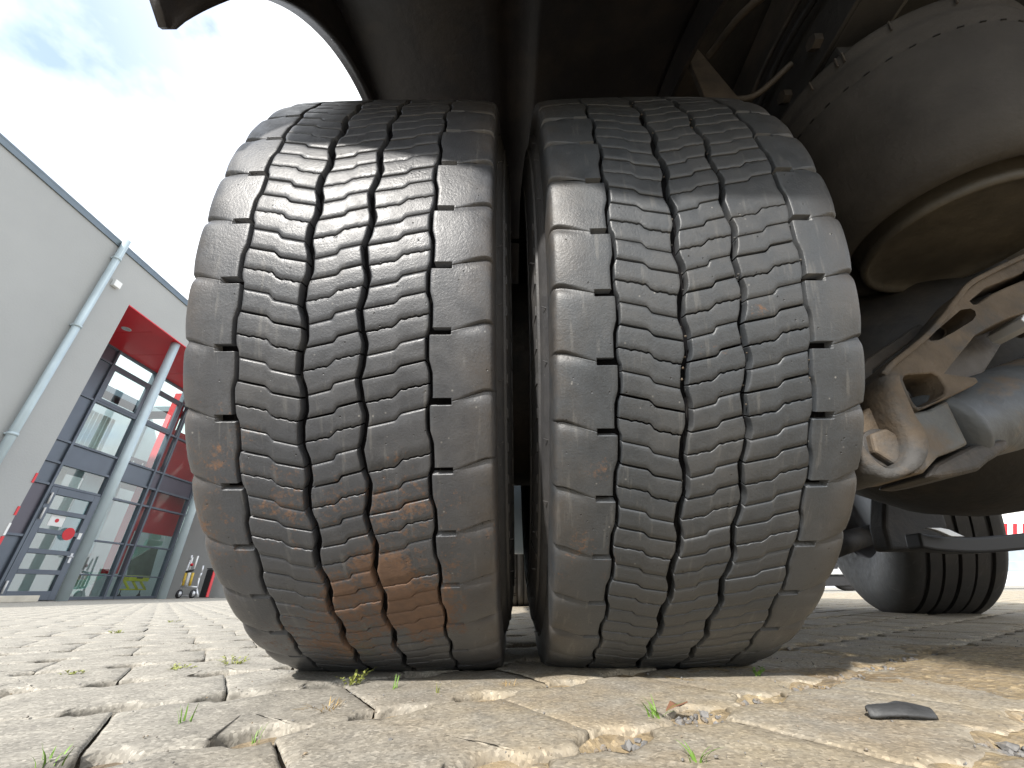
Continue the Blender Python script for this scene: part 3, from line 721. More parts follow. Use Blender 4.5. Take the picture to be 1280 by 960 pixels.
for sgn, pp in ((1, (1262, 372)),):
    c_ = ax(1272, 404); mb = MB(); mb.tube((c_[0], AY-.012, c_[1]-.004), (c_[0], AY+.03, c_[1]-.004), .010, 6); mb.ob('small_bolt', M['steelbright'], armo, False, .001)

# axle, differential, track rod
mb = MB(); mb.tube((.36, YC, ZC), (1.5, YC, ZC), .085, 32); part(mb.ob('axle_tube', M['castdark'], None, True))
mb = MB(); mb.lathe([(.0, -.27), (.10, -.26), (.18, -.21), (.235, -.13), (.265, -.04), (.27, .03), (.26, .11), (.21, .20), (.13, .26), (.0, .28)], n=48, axis='X')
o = recalc(mb.ob('differential', M['frame'], None, True)); o.location = (.88, YC+.02, .48); part(o)
mb = MB(); mb.tube((.36, YC-.0, ZC), (.46, YC, ZC), .19, 40); part(mb.ob('brake_cover', M['frame'], None, True))
a_ = on_y(1142, 676, 1.05); b_ = on_y(1165, 680, 1.05); c_ = on_y(1215, 682, 1.05); d_ = on_y(1285, 676, 1.05); e_ = on_y(1340, 668, 1.05)
mb = MB(); sweep_strip(mb, smooth_line([a_, b_, c_, d_, e_], 6), .036, XZ, 1.03, 1.075)
part(recalc(mb.ob('drag_link', M['blackp'], None, False, .010, 3)))
p_ = on_y(1166, 664, 1.02)
mb = MB(); mb.prism([on_y(*q, 1.02) for q in [(1150, 661), (1166, 661), (1176, 663), (1196, 672), (1180, 672), (1164, 665)]], XZ, 1.00, 1.012)
part(recalc(mb.ob('bracket_tab', M['steelbright'], None, False, .001)))
mb = MB(); mb.prism([on_y(*q, 1.25) for q in [(1100, 600), (1135, 620), (1160, 640), (1166, 662), (1150, 690), (1095, 690), (1088, 660), (1090, 620)]], XZ, 1.20, 1.26)
part(recalc(mb.ob('tag_axle_hub_carrier', M['frame'], None, False, .01, 3)))
mb = MB(); mb.tube((.95, 1.32, .20), (1.55, 1.80, .30), .035, 20); part(mb.ob('tag_axle_beam', M['frame'], None, True))

# ------------------------------------------------------------------ tag axle wheel (steered), other side of the truck
TR, TW = .485, .138
mb = MB()
tp = [(.27, -.125), (.30, -.140), (.34, -.150), (.39, -.156), (.43, -.152), (.455, -.143), (.470, -.136), (.478, -.126)]
gs = (-.088, -.044, 0.0, .044, .088)
tt = [(TR-.002, -.118)]
for g_, hw in zip(gs, (.007, .0045, .006, .0035, .007)):
    tt += [(TR-.001*abs(g_)/.088, g_-hw), (TR-.014, g_-hw+.0008), (TR-.014, g_+hw-.0008), (TR-.001*abs(g_)/.088, g_+hw)]
tt += [(TR-.002, .118)]
tp2 = tp + tt + [(r, -u) for r, u in tp[::-1]]
mb.lathe(tp2, n=144, axis='X')
tag_ty = recalc(mb.ob('tyre', M['tag_rubber'], None, True)); tag_ty['label'] = 'single tyre with five straight grooves on the far side of the truck'
tag_ty.data.polygons.foreach_set('use_smooth', [True]*len(tag_ty.data.polygons))
es = tag_ty.modifiers.new('split', 'EDGE_SPLIT'); es.split_angle = R_(32)
tag_ty.location = (1.66, 1.86, TR-.012); tag_ty.rotation_euler.z = -R_(20); part(tag_ty)
st = bpy.data.objects.new('tyre', tag_ty.data); col.objects.link(st); st.location = (.02, 3.3, TR-.012); part(st); st['label'] = 'front tyre glimpsed through the gap between the twin tyres'
mb = MB(); mb.lathe([(.285, -.125), (.275, -.12), (.262, -.10), (.255, -.04), (.20, -.03), (.14, -.05), (.0, -.05)], n=64, axis='X')
o = recalc(mb.ob('wheel_rim', M['steel'], None, True)); o.location = tag_ty.location + Vector(truck.location); o.rotation_euler.z = -R_(20)
o.location = (1.66, 1.86, TR-.012); part(o)

# ================================================================== GROUND
E1 = Vector((math.cos(R_(33.7)), math.sin(R_(33.7)))); E2 = Vector((-E1.y, E1.x))
CELL_L, CELL_W = .196, .162; ORG = Vector((-.378, .458))
def fbm(x, y, s, o=4):
    return mnoise.fractal(Vector((x*s, y*s, 3.7)), .9, 2.1, o)
def sst(a, b, x): x = max(0, min(1, (x-a)/(b-a))); return x*x*(3-2*x)
def sandiness(x, y):
    return sst(-.28, .30, x + .22*fbm(x, y, 2.2, 3) - .10*(y-.5))
def ground_z(x, y):                     # bedding, gravel and blown sand between the stones
    m = sandiness(x, y)*sst(1.15, .75, y)
    q = Vector((x, y)) - ORG; r = round(q.dot(E2)/CELL_W); k = round((q.dot(E1)+r*.0122)/(CELL_L/2))
    d1 = q.dot(E1)+r*.0122-k*CELL_L/2; d2 = q.dot(E2)-r*CELL_W
    pit = math.exp(-((d1/.026)**2+(d2/.016)**2)**1.5)
    z = -.0090*(1-m) - .0022*m - .0150*pit*(1-.40*m) + .0016*fbm(x, y, 9, 4)*(1+.9*m) + .0011*fbm(x, y, 60, 3)
    z += .0085*sst(.25, .75, x - .15*(y-.4) + .15*fbm(x+5, y, 3, 2))*sst(.95, .66, y)
    return z
def near_sheet():
    xs = np.concatenate([np.linspace(-1.6, -.7, 90, endpoint=False), np.linspace(-.7, .7, 300, endpoint=False), np.linspace(.7, 2.6, 130)])
    ys = np.concatenate([np.linspace(-.6, .22, 20, endpoint=False), np.linspace(.22, .75, 150, endpoint=False), np.linspace(.75, 1.5, 110, endpoint=False), np.linspace(1.5, 3.0, 60)])
    v = [(x, y, ground_z(x, y)) for y in ys for x in xs]; n = len(xs)
    return v, [(j*n+i, j*n+i+1, (j+1)*n+i+1, (j+1)*n+i) for j in range(len(ys)-1) for i in range(n-1)]
v, f = near_sheet()
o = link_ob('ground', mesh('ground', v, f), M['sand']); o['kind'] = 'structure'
FARY = 9.0
mb = MB()
XA, XB, YA, YB = -9.9, 12.0, -6.0, FARY
for (x0, x1, y0, y1) in ((XA, -1.6, YA, YB), (2.6, XB, YA, YB), (-1.6, 2.6, YA, -.6), (-1.6, 2.6, 3.0, YB)):
    mb.add([(x0, y0, -.015), (x1, y0, -.015), (x1, y1, -.015), (x0, y1, -.015)], [(0, 1, 2, 3)])
o = mb.ob('joint_bed', M['sand']); o['kind'] = 'structure'
mb = MB()
for (x0, x1, y0, y1) in ((-900, XA, -900, 1400), (XB, 900, -900, 1400), (XA, XB, YB, 1400), (XA, XB, -900, YA)):
    mb.add([(x0, y0, -.004), (x1, y0, -.004), (x1, y1, -.004), (x0, y1, -.004)], [(0, 1, 2, 3)])
pave = mb.ob('pavement', M['farpave']); pave['kind'] = 'structure'

def stone_outline(npts, rng, amp):
    L, W = CELL_L/2, CELL_W/2; g = .0007; ga, gb = rng.uniform(.0012, .0042), rng.uniform(.0012, .0042); na, nb = rng.uniform(.8, 1.25), rng.uniform(.6, 1.0)
    def notch(d): return .0195*math.sqrt(max(0, 1-(abs(d)/.029)**3.0))
    pts = []; n = npts//3
    wv = lambda t: .0045*math.sin(4*PI*t/CELL_L)
    for i in range(n+1):
        t = -L + g + (2*L-2*g)*i/n; d = min(abs(t+L), abs(t), abs(t-L)); pts.append((t, -W+ga+notch(d)*na + wv(t)))
    m = npts//6
    for i in range(1, m): pts.append((L-g, -W+.02+(2*W-.04)*i/m))
    for i in range(n+1):
        t = L - g - (2*L-2*g)*i/n; d = min(abs(t+L), abs(t), abs(t-L)); pts.append((t, W-gb-notch(d)*nb + wv(t)))
    for i in range(1, m): pts.append((-L+g, W-.02-(2*W-.04)*i/m))
    return pts
def stone_mesh(cx, cy, lod, rng):
    npts = {0: 120, 1: 60, 2: 24}[lod]
    amp = .0007; out = stone_outline(npts, rng, amp)
    rings = {0: [(1, -.024), (1, -.0050), (.992, -.0024), (.972, -.0011), (.93, -.0004), (.82, 0), (.68, 0), (.52, 0), (.34, 0), (.16, 0)],
             1: [(1, -.022), (1, -.0036), (.982, -.0016), (.94, -.0005), (.75, 0), (.4, 0)], 2: [(1, -.02), (1, -.0035), (.95, -.0005)]}[lod]
    dz = rng.uniform(-.0010, .0008); tx = rng.uniform(-.006, .006); ty = rng.uniform(-.006, .006)
    v = []; rot = rng.uniform(-.003, .003); c_, s_ = math.cos(rot), math.sin(rot)
    def top(p, z):
        q = E1*(p[0]*c_-p[1]*s_) + E2*(p[0]*s_+p[1]*c_); x, y = q.x, q.y
        X, Y = x+cx, y+cy
        zz = z + dz + tx*x + ty*y
        if lod < 2: zz += .0011*fbm(X, Y, 16, 4) + (.0005*fbm(X, Y, 90, 2) if lod == 0 else 0)
        return (x, y, zz)
    n = len(out)
    for k, z in rings:
        for i, p in enumerate(out):
            if lod < 2:
                w_ = amp*fbm(cx+p[0]*1.0, cy+p[1], 45, 4)*1.5; rr = math.hypot(*p); sc_ = k*(1 + w_/rr*(1 if k > .8 else k)) - max(0, fbm(cx*3+p[0], cy*3+p[1], 28, 2)-.45)*.03*(1 if k > .9 else 0)
            else: sc_ = k
            fx = sc_ if k < .9 else 1-(1-sc_)*.45; v.append(top((p[0]*fx, p[1]*sc_), z if abs(p[0]) < CELL_L/2-.004 or abs(p[1]) > .058 or k < .999 else max(z, -.0022)))
    f = []
    for r in range(len(rings)-1):
        for i in range(n): f.append((r*n+i, r*n+(i+1) % n, (r+1)*n+(i+1) % n, (r+1)*n+i))
    b = (len(rings)-1)*n
    v.append(top((0, 0), 0)); f += [(b+i, b+(i+1) % n, len(v)-1) for i in range(n)]
    return v, f
cands = []
for r in range(-85, 100):
    for q in range(-160, 160):
        if (r+q) % 1: continue
        t1 = q*CELL_L - r*.0122 + (r % 2)*CELL_L/2; p = ORG + E1*t1 + E2*(r*CELL_W + CELL_W/2)
        if XA < p.x < XB and YA+.1 < p.y < YB: cands.append((p.x, p.y))
inview = lambda x, y: y > .18 and abs(x) < 1.45*y + .25
cands.sort(key=lambda p: (0 if inview(*p) else 1, p[0]**2+p[1]**2))
near = cands[:296]; rest = [p for p in cands[296:] if p[1] > -1.5]
rng = random.Random(11)
for x, y in near:
    v, f = stone_mesh(x, y, 0 if y < .75 else 1, rng)
    o = link_ob('paver_stone', mesh('paver_stone', v, f), M['stone'], pave); o.location = (x, y, 0)
mb = MB(); coarse = [stone_mesh(0, 0, 2, rng) for _ in range(12)]
for x, y in rest:
    v, f = rng.choice(coarse); mb.add([(a+x, b+y, c) for a, b, c in v], f)
o = mb.ob('paver_stones', M['stone'], pave, True); o['kind'] = 'stuff'

# gravel lying in the pits and joints
mb = MB()
def pebble(x, y, z, s):
    k = [rng.uniform(.7, 1.25) for _ in range(12)]; a = rng.uniform(0, 6.3); c, q = math.cos(a), math.sin(a); ex, ey, ez = s*rng.uniform(.8, 1.4), s*rng.uniform(.6, 1), s*rng.uniform(.45, .9)
    mb.add([(x+(c*X*ex-q*Y*ey)*k[i], y+(q*X*ex+c*Y*ey)*k[i], z+Z*ez*k[i]) for i, (X, Y, Z) in enumerate(ICO)], ICF)
for r in range(-14, 20):
    for q in range(-30, 40):
        p = ORG + E1*(q*CELL_L/2 - r*.0122) + E2*(r*CELL_W)
        if not (inview(p.x, p.y) and p.y < 1.25 and p.x < 1.2): continue
        m = sandiness(p.x, p.y)
        for _ in range(int((80 if p.y < .7 else 26)*(1-.45*m))):
            a = rng.uniform(0, 6.3); d = rng.random()**.6
            g = p + E1*(math.cos(a)*.029*d) + E2*(math.sin(a)*.016*d)
            s = rng.uniform(.0012, .0030) if rng.random() < .9 else rng.uniform(.003, .0048)
            pebble(g.x, g.y, ground_z(g.x, g.y)+s*.3+rng.random()*.0035*(1-d), s)
for _ in range(900):                    # loose grit on top of the stones
    y = rng.uniform(.27, 1.1); x = rng.uniform(-1, 1)*(1.3*y+.05); s = rng.uniform(.0004, .0012)
    pebble(x, y, s*.3+.0004, s)
o = mb.ob('gravel', M['gravel']); o['kind'] = 'stuff'

# weeds: each tuft in view is a thing of its own
def tuft(name, px, py, n, h, mat, label, cat, spread=.012, lean=.6, width=.0011, leafy=False):
    x, y = on_z(px, py, -.002); mb = MB(); r = random.Random(px*7+py)
    for _ in range(n):
        a = r.uniform(0, 2*PI); bx, by = math.cos(a)*spread*r.random()*.6, math.sin(a)*spread*r.random()*.6
        a2 = a + r.uniform(-.6, .6); L = h*r.uniform(.5, 1.1); ln = lean*r.uniform(.3, 1.2); w0 = width*r.uniform(.7, 1.3)
        side = Vector((-math.sin(a2), math.cos(a2), 0)); P = []
        for k in range(6):
            q = k/5; c = Vector((bx + math.cos(a2)*L*ln*q*q, by + math.sin(a2)*L*ln*q*q, L*(q - .25*ln*q*q))) ; ww = w0*(1-q)**.6
            P += [tuple(c - side*ww), tuple(c + Vector((0, 0, ww*.4))), tuple(c + side*ww)]
        mb.add(P, [(3*k+j, 3*k+j+1, 3*k+j+4, 3*k+j+3) for k in range(5) for j in (0, 1)])
        if leafy:
            for k in range(9):
                q = .25+.75*k/8; c = Vector((bx + math.cos(a2)*L*ln*q*q, by + math.sin(a2)*L*ln*q*q, L*(q-.25*ln*q*q))); t_ = r.uniform(0, 6.3); d1 = Vector((math.cos(t_), math.sin(t_), r.uniform(.1, .8))).normalized()*.0042; d2 = Vector((-math.sin(t_), math.cos(t_), .3))*.0013
                mb.add([tuple(c), tuple(c+d1*.5+d2), tuple(c+d1), tuple(c+d1*.5-d2)], [(0, 1, 2, 3)])
    o = mb.ob(name, mat, None, True); o.location = (x, y, max(ground_z(x, y)+.001, -.004))
    return tag(o, label, cat)
G1, G2, G3 = M['grass'], M['moss'], M['dry']
tuft('weed', 440, 857, 11, .022, G2, 'yellow green leafy weed sprig at the foot of the left tyre', 'weed', .02, .9, .0007, True)
tuft('grass_tuft', 822, 900, 15, .020, G1, 'small green grass tuft in a pit in front of the right tyre', 'grass tuft', .014, 1.1, .0009)
tuft('grass_tuft', 230, 905, 7, .020, G1, 'thin grass blades growing from the long joint at lower left', 'grass tuft', .010, .4, .0008)
tuft('grass_tuft', 64, 953, 9, .014, G1, 'grass sprouting in the gravel pit at the bottom left corner', 'grass tuft', .014, .5, .0008)
tuft('grass_tuft', 874, 957, 9, .013, G1, 'green grass tuft at the bottom edge, right of centre', 'grass tuft', .010, 1.0, .0008)
tuft('weed', 292, 832, 12, .016, G2, 'yellowish weed in the stone joint left of the left tyre', 'weed', .022, .9, .0007, True)
tuft('grass_tuft', 493, 862, 8, .016, G1, 'sparse dark green tuft close under the middle of the left tyre', 'grass tuft', .010, .5, .0006)
tuft('grass_tuft', 545, 868, 6, .018, G2, 'pale upright grass stalks below the right side of the left tyre', 'grass tuft', .006, .3, .0006)
tuft('grass_tuft', 318, 925, 5, .012, G1, 'two or three short blades beside the gravel joint left of centre', 'grass tuft', .006, .4, .0006)
tuft('dry_grass', 412, 886, 26, .012, G3, 'straw coloured dry grass mat lying over a crack', 'dry grass', .030, 1.7, .0007)
tuft('dry_grass', 636, 858, 12, .010, G3, 'small dry yellow tuft between the twin tyres', 'dry grass', .014, 1.4, .0007)
tuft('weed', 948, 848, 5, .010, G1, 'tiny dark leafed weed under the right tyre', 'weed', .006, .6, .0010, True)
tuft('weed', 226, 838, 10, .010, G2, 'low mossy weed in a pit of the left paving', 'weed', .018, 1.2, .0008, True)
tuft('weed', 90, 845, 12, .009, G2, 'flat mossy weed in a paving pit near the left edge', 'weed', .02, 1.3, .0008, True)
tuft('weed', 145, 792, 14, .012, G2, 'yellow green moss clump farther out on the left paving', 'weed', .03, 1.2, .0012, True)
tuft('weed', 215, 778, 9, .010, G2, 'far pale weed in the paving in front of the glass entrance', 'weed', .03, 1.2, .0012, True)

# strip of black rubber lying on the dirt
x0, y0 = on_z(1088, 900, 0); x1, y1 = on_z(1172, 901, 0)
A = Vector((x0, y0, 0)); B = Vector((x1, y1, 0)); D = (B-A); Lx = D.length; D.normalize(); Nn = Vector((-D.y, D.x, 0))
v = []; prof_ = [(0, .003), (.08, .010), (.25, .012), (.45, .016), (.65, .019), (.82, .019), (.93, .014), (1.0, .006)]
for lay in (0, 1):
    for t_, w_ in prof_:
        for k in range(5):
            s = k/4; zz = .0030 + .0022*math.sin(PI*t_) + (.0045*math.sin(PI*s*.9)*(1-.6*t_)) + (.004*s if t_ > .6 else .002*s) - lay*.0022
            v.append(tuple(A + D*(Lx*t_) + Nn*(w_*(s-.3)) + Vector((0, 0, zz))))
m = len(prof_); f = []
for i in range(m-1):
    for k in range(4):
        q = (i*5+k, (i+1)*5+k, (i+1)*5+k+1, i*5+k+1); f.append(q); f.append(tuple(a+5*m for a in q[::-1]))
    f.append((i*5, 5*m+i*5, 5*m+(i+1)*5, (i+1)*5)); f.append((i*5+4, (i+1)*5+4, 5*m+(i+1)*5+4, 5*m+i*5+4))
f += [tuple([k for k in range(5)] + [5*m+k for k in range(4, -1, -1)]), tuple([5*(m-1)+k for k in range(4, -1, -1)] + [5*m+5*(m-1)+k for k in range(5)])]
o = recalc(link_ob('rubber_scrap', mesh('rubber_scrap', v, f), plain('scrap_rubber', (.045, .046, .048), .55, 0, .3, 60, .0008, 200)))
tag(o, 'curled strip of black rubber lying on the tan dirt at lower right', 'rubber scrap')
# dry brown leaf by the grass tuft
x0, y0 = on_z(848, 893, 0)
mb = MB(); mb.add([(x0-.010, y0, .003), (x0-.002, y0-.004, .007), (x0+.009, y0-.001, .009), (x0+.004, y0+.005, .005), (x0-.004, y0+.004, .0085), (x0-.010, y0, .002), (x0-.002, y0-.004, .006), (x0+.009, y0-.001, .008), (x0+.004, y0+.005, .004), (x0-.004, y0+.004, .0075)], [(0,1,4), (1,3,4), (1,2,3), (5,9,6), (6,9,8), (6,8,7), (0,5,6,1), (1,6,7,2), (2,7,8,3), (3,8,9,4), (4,9,5,0)])
tag(mb.ob('dry_leaf', plain('brown_leaf', (.20, .10, .06), .7)), 'curled reddish brown leaf beside the grass tuft in front of the right tyre', 'leaf')

# ================================================================== BUILDING on the left
bld = empty('building', (-10, 8, 0))
tag(bld, 'light grey rendered hall with a red soffit over a tall glazed entrance', 'building')
def bp(o, par=None): return part(o, par or bld)
WX = -10.0; GX = -12.2; YL = 8.29; YR = 15.75; SZ = 6.86; H = 8.12
mb = MB()
mb.box((WX-.35, -9.0, 0), (WX, YL, H)); mb.box((WX-.35, YL, SZ), (WX, YR, H)); mb.box((WX-.35, YR, 0), (WX, 40, H))
mb.box((GX-.2, YR+.002, 0), (WX-.352, YR+.3, SZ)); mb.box((GX-.2, YL-.3, 0), (WX-.352, YL, SZ+.0))
bp(mb.ob('wall', M['plaster']))
mb = MB(); mb.box((WX-.45, -9.05, H+.002), (WX+.035, 40, H+.05)); mb.box((WX+.003, -9.05, H-.13), (WX+.035, 40, H+.0)); bp(mb.ob('parapet_flashing', M['flashing'], None, False, .004))
mb = MB(); mb.box((-30, -9, H-.3), (WX-.46, 8.3, H-.05)); mb.box((-30, 17.3, H-.3), (WX-.46, 40, H-.05)); mb.box((-30, 8.301, H-.3), (-17.2, 17.299, H-.05)); mb.box((-12.3, 8.301, H-.3), (WX-.46, 17.299, H-.05)); bp(mb.ob('roof', M['flashing']))  # invented opening above the entrance hall, added so daylight brightens the interior
mb = MB(); mb.box((-30, 39.7, 0), (-10.4, 40, H-.31)); mb.box((-30, -9, 0), (-29.7, 39.6, H-.31)); bp(mb.ob('back_wall', M['plaster']))
# downpipe with brackets, small white box
dp = MB(); dp.tube((WX+.115, 7.42, 0), (WX+.115, 7.42, H+.10), .075, 20); dp = bp(dp.ob('downpipe', M['pipe'], None, True))
for z in (.4, 2.95, 5.55, 7.6):
    b = MB(); b.tube((WX+.115, 7.42, z-.03), (WX+.115, 7.42, z+.03), .088, 20); b.box((WX, 7.36, z-.015), (WX+.04, 7.48, z+.015)); recalc(b.ob('bracket', M['pipe'], dp, True)); 
for o in list(dp.children): o.matrix_parent_inverse = Matrix.Identity(4); o.location = (0, 0, 0)
mb = MB(); mb.box((WX+.002, 7.66, 6.98), (WX+.10, 7.84, 7.16)); bp(mb.ob('alarm_box', M['whitep'], None, False, .012))
# soffit boards
k = 0; y = YL
while y < YR-.01:
    y2 = min(y+1.24, YR); mb = MB(); mb.box((GX-.1, y+.006, SZ), (WX-.352, y2-.006, SZ+.02)); bp(mb.ob('soffit_panel', M['red'], None, False, .003)); y = y2
mb = MB(); mb.box((GX-.1, YL, SZ+.022), (WX-.352, YR, SZ+.05)); bp(mb.ob('soffit_backing', M['intdark']))
mb = MB(); mb.box((WX-.351, YL, SZ-.03), (WX+.004, YR, SZ-.002)); bp(mb.ob('soffit_edge', M['red']))
dx, dy = on_z(158, 411, SZ)
mb = MB(); mb.lathe([(.0, -.004), (.075, -.004), (.085, -.010), (.11, -.010), (.115, .0)], (dx, dy, SZ-.003), 32); bp(recalc(mb.ob('downlight', M['steelbright'], None, True)))
# round columns
for yy in (10.12, 12.98):
    mb = MB(); mb.tube((WX-.14, yy, 0), (WX-.14, yy, SZ-.031), .110, 32); bp(mb.ob('column', M['pipe'], None, True))
# red strip and white stickers on the wall corner
mb = MB(); mb.box((WX+.002, YL-.05, 0), (WX+.016, YL+.0, 1.15)); bp(mb.ob('corner_strip', M['red']))
for z0, z1, m_ in ((1.17, 1.40, 'whitep'), (1.55, 1.72, 'red'), (2.20, 2.40, 'red')):
    mb = MB(); mb.box((WX+.002, YL-.04, z0), (WX+.014, YL, z1)); bp(mb.ob('corner_strip', M[m_]))
mb = MB(); mb.box((WX+.002, 5.9, 0), (WX+.42, 9.1, .115)); bp(mb.ob('step', M['conc'], None, False, .01))

# glazing grid
def frame_bar(y0, y1, z0, z1, d=.07, name='mullion', m='alu', x=GX):
    b = MB(); b.box((x-d*.6, y0, z0), (x+d*.4, y1, z1)); return bp(b.ob(name, M[m], None, False, .005))
def pane(y0, y1, z0, z1, x=GX-.01, name='window_pane', par=None):
    b = MB(); b.box((x-.006, y0, z0), (x, y1, z1)); o = b.ob(name, M['glass']); return bp(o, par) if par is None else o
def panel(y0, y1, z0, z1, m='alu', x=GX+.0):
    b = MB(); b.box((x-.03, y0, z0), (x, y1, z1)); return bp(b.ob('spandrel_panel', M[m], None, False, .004))
COLS = [9.05, 10.50, 11.95, 13.36, 13.72, 15.28, 15.74]; ROWS = [0.02, 2.72, 3.28, 3.85, 5.16, 6.36, 6.84]
for i, y in enumerate(COLS): frame_bar(y-.035, y+.035, .0, 6.858, .16)
for i in range(len(COLS)-1):
    a, b = COLS[i]+.036, COLS[i+1]-.036
    for z in ROWS[1:]: frame_bar(a, b, z-.03, z+.03, .12, 'transom')
    if i != 1: frame_bar(a, b, .0, .08, .12, 'transom')
    for j in range(len(ROWS)-1):
        z0, z1 = ROWS[j]+.031, ROWS[j+1]-.031
        if i == 0:
            if j == 0:
                frame_bar(a, b, 1.42, 1.48, .12, 'transom'); panel(a, b, .085, 1.419, 'alu'); panel(a, b, 1.481, z1, 'aludark')
            else: panel(a, b, z0, z1, 'aludark' if j in (5,) else 'alu')
        elif j == 2: panel(a, b, z0, z1, 'alu' if i < 3 else 'aludark')
        elif i == 1 and j == 0: pass
        elif j == 4 and i in (1, 2):    # opening light with its own sash
            s = MB()
            for q in ((a, b, z0, z0+.10), (a, b, z1-.10, z1), (a, a+.10, z0+.101, z1-.101), (b-.10, b, z0+.101, z1-.101)): s.box((GX-.02, q[0], q[2]), (GX+.055, q[1], q[3]))
            s = bp(s.ob('window_sash', M['alu'], None, False, .005)); o = pane(a+.1, b-.1, z0+.1, z1-.1); 
        elif j == 0:
            frame_bar(a, b, 1.50, 1.55, .10, 'transom'); frame_bar(a, b, .62, .655, .10, 'transom')
            pane(a, b, .085, .619); pane(a, b, .656, 1.499); pane(a, b, 1.551, z1)
        else: pane(a, b, z0, z1)
# the door: five panes between wide rails
dr = MB(); a, b = COLS[1]+.04, COLS[2]-.04
dr.box((GX-.02, a, .01), (GX+.07, a+.17, 2.68)); dr.box((GX-.02, b-.17, .01), (GX+.07, b, 2.68))
rails = [.01, .22, .60, .71, 1.07, 1.18, 1.55, 1.66, 2.03, 2.14, 2.50, 2.68]
for z0, z1 in zip(rails[::2], rails[1::2]): dr.box((GX-.02, a+.171, z0), (GX+.07, b-.171, z1))
door = bp(dr.ob('door', M['alu'], None, False, .006)); door['label'] = 'slate blue entrance door with five glass panes'
def dchild(o): o.parent = door; o.matrix_parent_inverse = Matrix.Identity(4); o.location = (0, 0, 0); return o
for z0, z1 in zip(rails[1::2][:-1], rails[2::2]): dchild(pane(a+.171, b-.171, z0, z1, GX+.01, 'door_pane', door))
for z in (.3, 2.0, 2.38):
    h_ = MB(); h_.tube((GX+.10, a+.05, z-.14), (GX+.10, a+.05, z+.14), .022, 12); dchild(h_.ob('hinge', M['whitep'], door, True))
h_ = MB(); h_.tube((GX+.07, b-.08, 1.05), (GX+.14, b-.08, 1.05), .015, 10); h_.tube((GX+.135, b-.08, 1.05), (GX+.135, b-.24, 1.05), .014, 10); h_.box((GX+.071, b-.11, .90), (GX+.082, b-.05, 1.14)); dchild(h_.ob('handle', M['steelbright'], door))
s_ = MB(); s_.lathe([(0, .004), (.16, .004), (.16, 0)], (0, 0, 0), 32); so_ = s_.ob('round_sticker', M['signred'], door); so_.rotation_euler = (0, PI/2, 0); so_.location = (GX+.074, b-.42, 1.60)
s_ = MB(); s_.box((GX+.0105, a+.36, 1.75), (GX+.016, a+.74, 2.02)); dchild(s_.ob('notice', M['whitep'], door))
s_ = MB(); s_.lathe([(0, .004), (.05, .004), (.05, 0)], (0, 0, 0), 24); so_ = s_.ob('notice_mark', M['signred'], door); so_.rotation_euler = (0, PI/2, 0); so_.location = (GX+.0165, a+.55, 1.89)
s_ = MB(); s_.box((GX+.072, b-.14, 1.50), (GX+.076, b-.05, 1.66)); dchild(s_.ob('lock_label', M['whitep'], door))

# interior behind the glass
mb = MB(); mb.box((-20, YL-.2, -.10), (GX-.25, YR+2, .012)); bp(mb.ob('interior_floor', M['intdark']))
mb = MB(); mb.box((-13.6, 9.2, 3.40), (GX-.25, YR+1.4, 3.72)); bp(mb.ob('floor_slab', M['interior']))
mb = MB(); mb.box((-17.2, 7.5, .013), (-17, 18, 3.39)); mb.box((-17.2, 7.5, 3.391), (-17, 18, 7.4)); bp(mb.ob('interior_wall', M['interior']))
mb = MB(); mb.box((-16.9, YR+1.5, .013), (GX-.3, YR+1.6, 7.4)); mb.box((-16.9, 8.3, .013), (GX-.3, 8.4, 7.4)); bp(mb.ob('interior_wall', M['interior']))
mb = MB(); mb.box((-13.2, 10.2, .02), (-13.15, 11.6, 3.38)); bp(mb.ob('blind', M['cream']))
for k in range(9):
    y = 10.6+k*.145; mb = MB(); mb.box((-12.75, y, 3.9), (-12.74, y+.12, 5.1)); bp(mb.ob('blind_slat', M['cream']))
mb = MB(); mb.box((-13.0, 12.0, 1.25), (-12.95, 13.2, 3.38)); bp(mb.ob('curtain', M['bluecurtain']))
mb = MB(); mb.box((-12.60, 13.40, .7), (-12.32, 13.68, 3.38)); mb.box((-12.60, 13.40, 3.74), (-12.32, 13.68, 6.8)); bp(mb.ob('inner_post', M['red']))
mb = MB(); mb.box((-12.75, 13.75, 2.02), (-12.65, 15.7, 3.38)); mb.box((-12.75, 13.75, 3.75), (-12.65, 15.7, 5.6)); bp(mb.ob('red_inner_wall', M['red']))
q1_, q2_ = on_x(158, 590, -12.6), on_x(188, 572, -12.6)
SY = on_x(161, 583, -12.6)[0]; mb = MB(); mb.box((-12.62, SY-.15, 3.55), (-12.6, SY+1.25, 4.18)); sg = bp(mb.ob('sign_board', M['aludark']))
tcv = bpy.data.curves.new('lettering', 'FONT'); tcv.body = 'ick'; tcv.size = .55; tcv.extrude = .004
tob = bpy.data.objects.new('lettering', tcv); col.objects.link(tob); bpy.context.view_layer.update()
tme = bpy.data.meshes.new_from_object(tob); bpy.data.objects.remove(tob)
o = link_ob('lettering', tme, M['whitep']); o.parent = sg; o.rotation_euler = (PI/2, 0, PI/2); o.location = (-12.594, SY+.02, 3.72)
o.matrix_parent_inverse = Matrix.Identity(4)
def traced(name, pts, X, th, mat, par=None):
    mb = MB(); mb.prism([on_x(*p, X) for p in pts], lambda p, d: (d, p[0], p[1]), X-th, X); return bp(recalc(mb.ob(name, mat)))
traced('stair_stringer', [(89, 745), (91, 737), (95, 735), (99, 725), (111, 724), (115, 715), (127, 715), (132, 706), (135, 707), (131, 719), (112, 732)], -13.0, .1, M['mint'])
traced('stair_stringer', [(165, 698), (168, 692), (171, 692), (173, 682), (182, 682), (186, 674), (204, 677), (202, 682), (192, 683)], -13.6, .1, M['mint'])
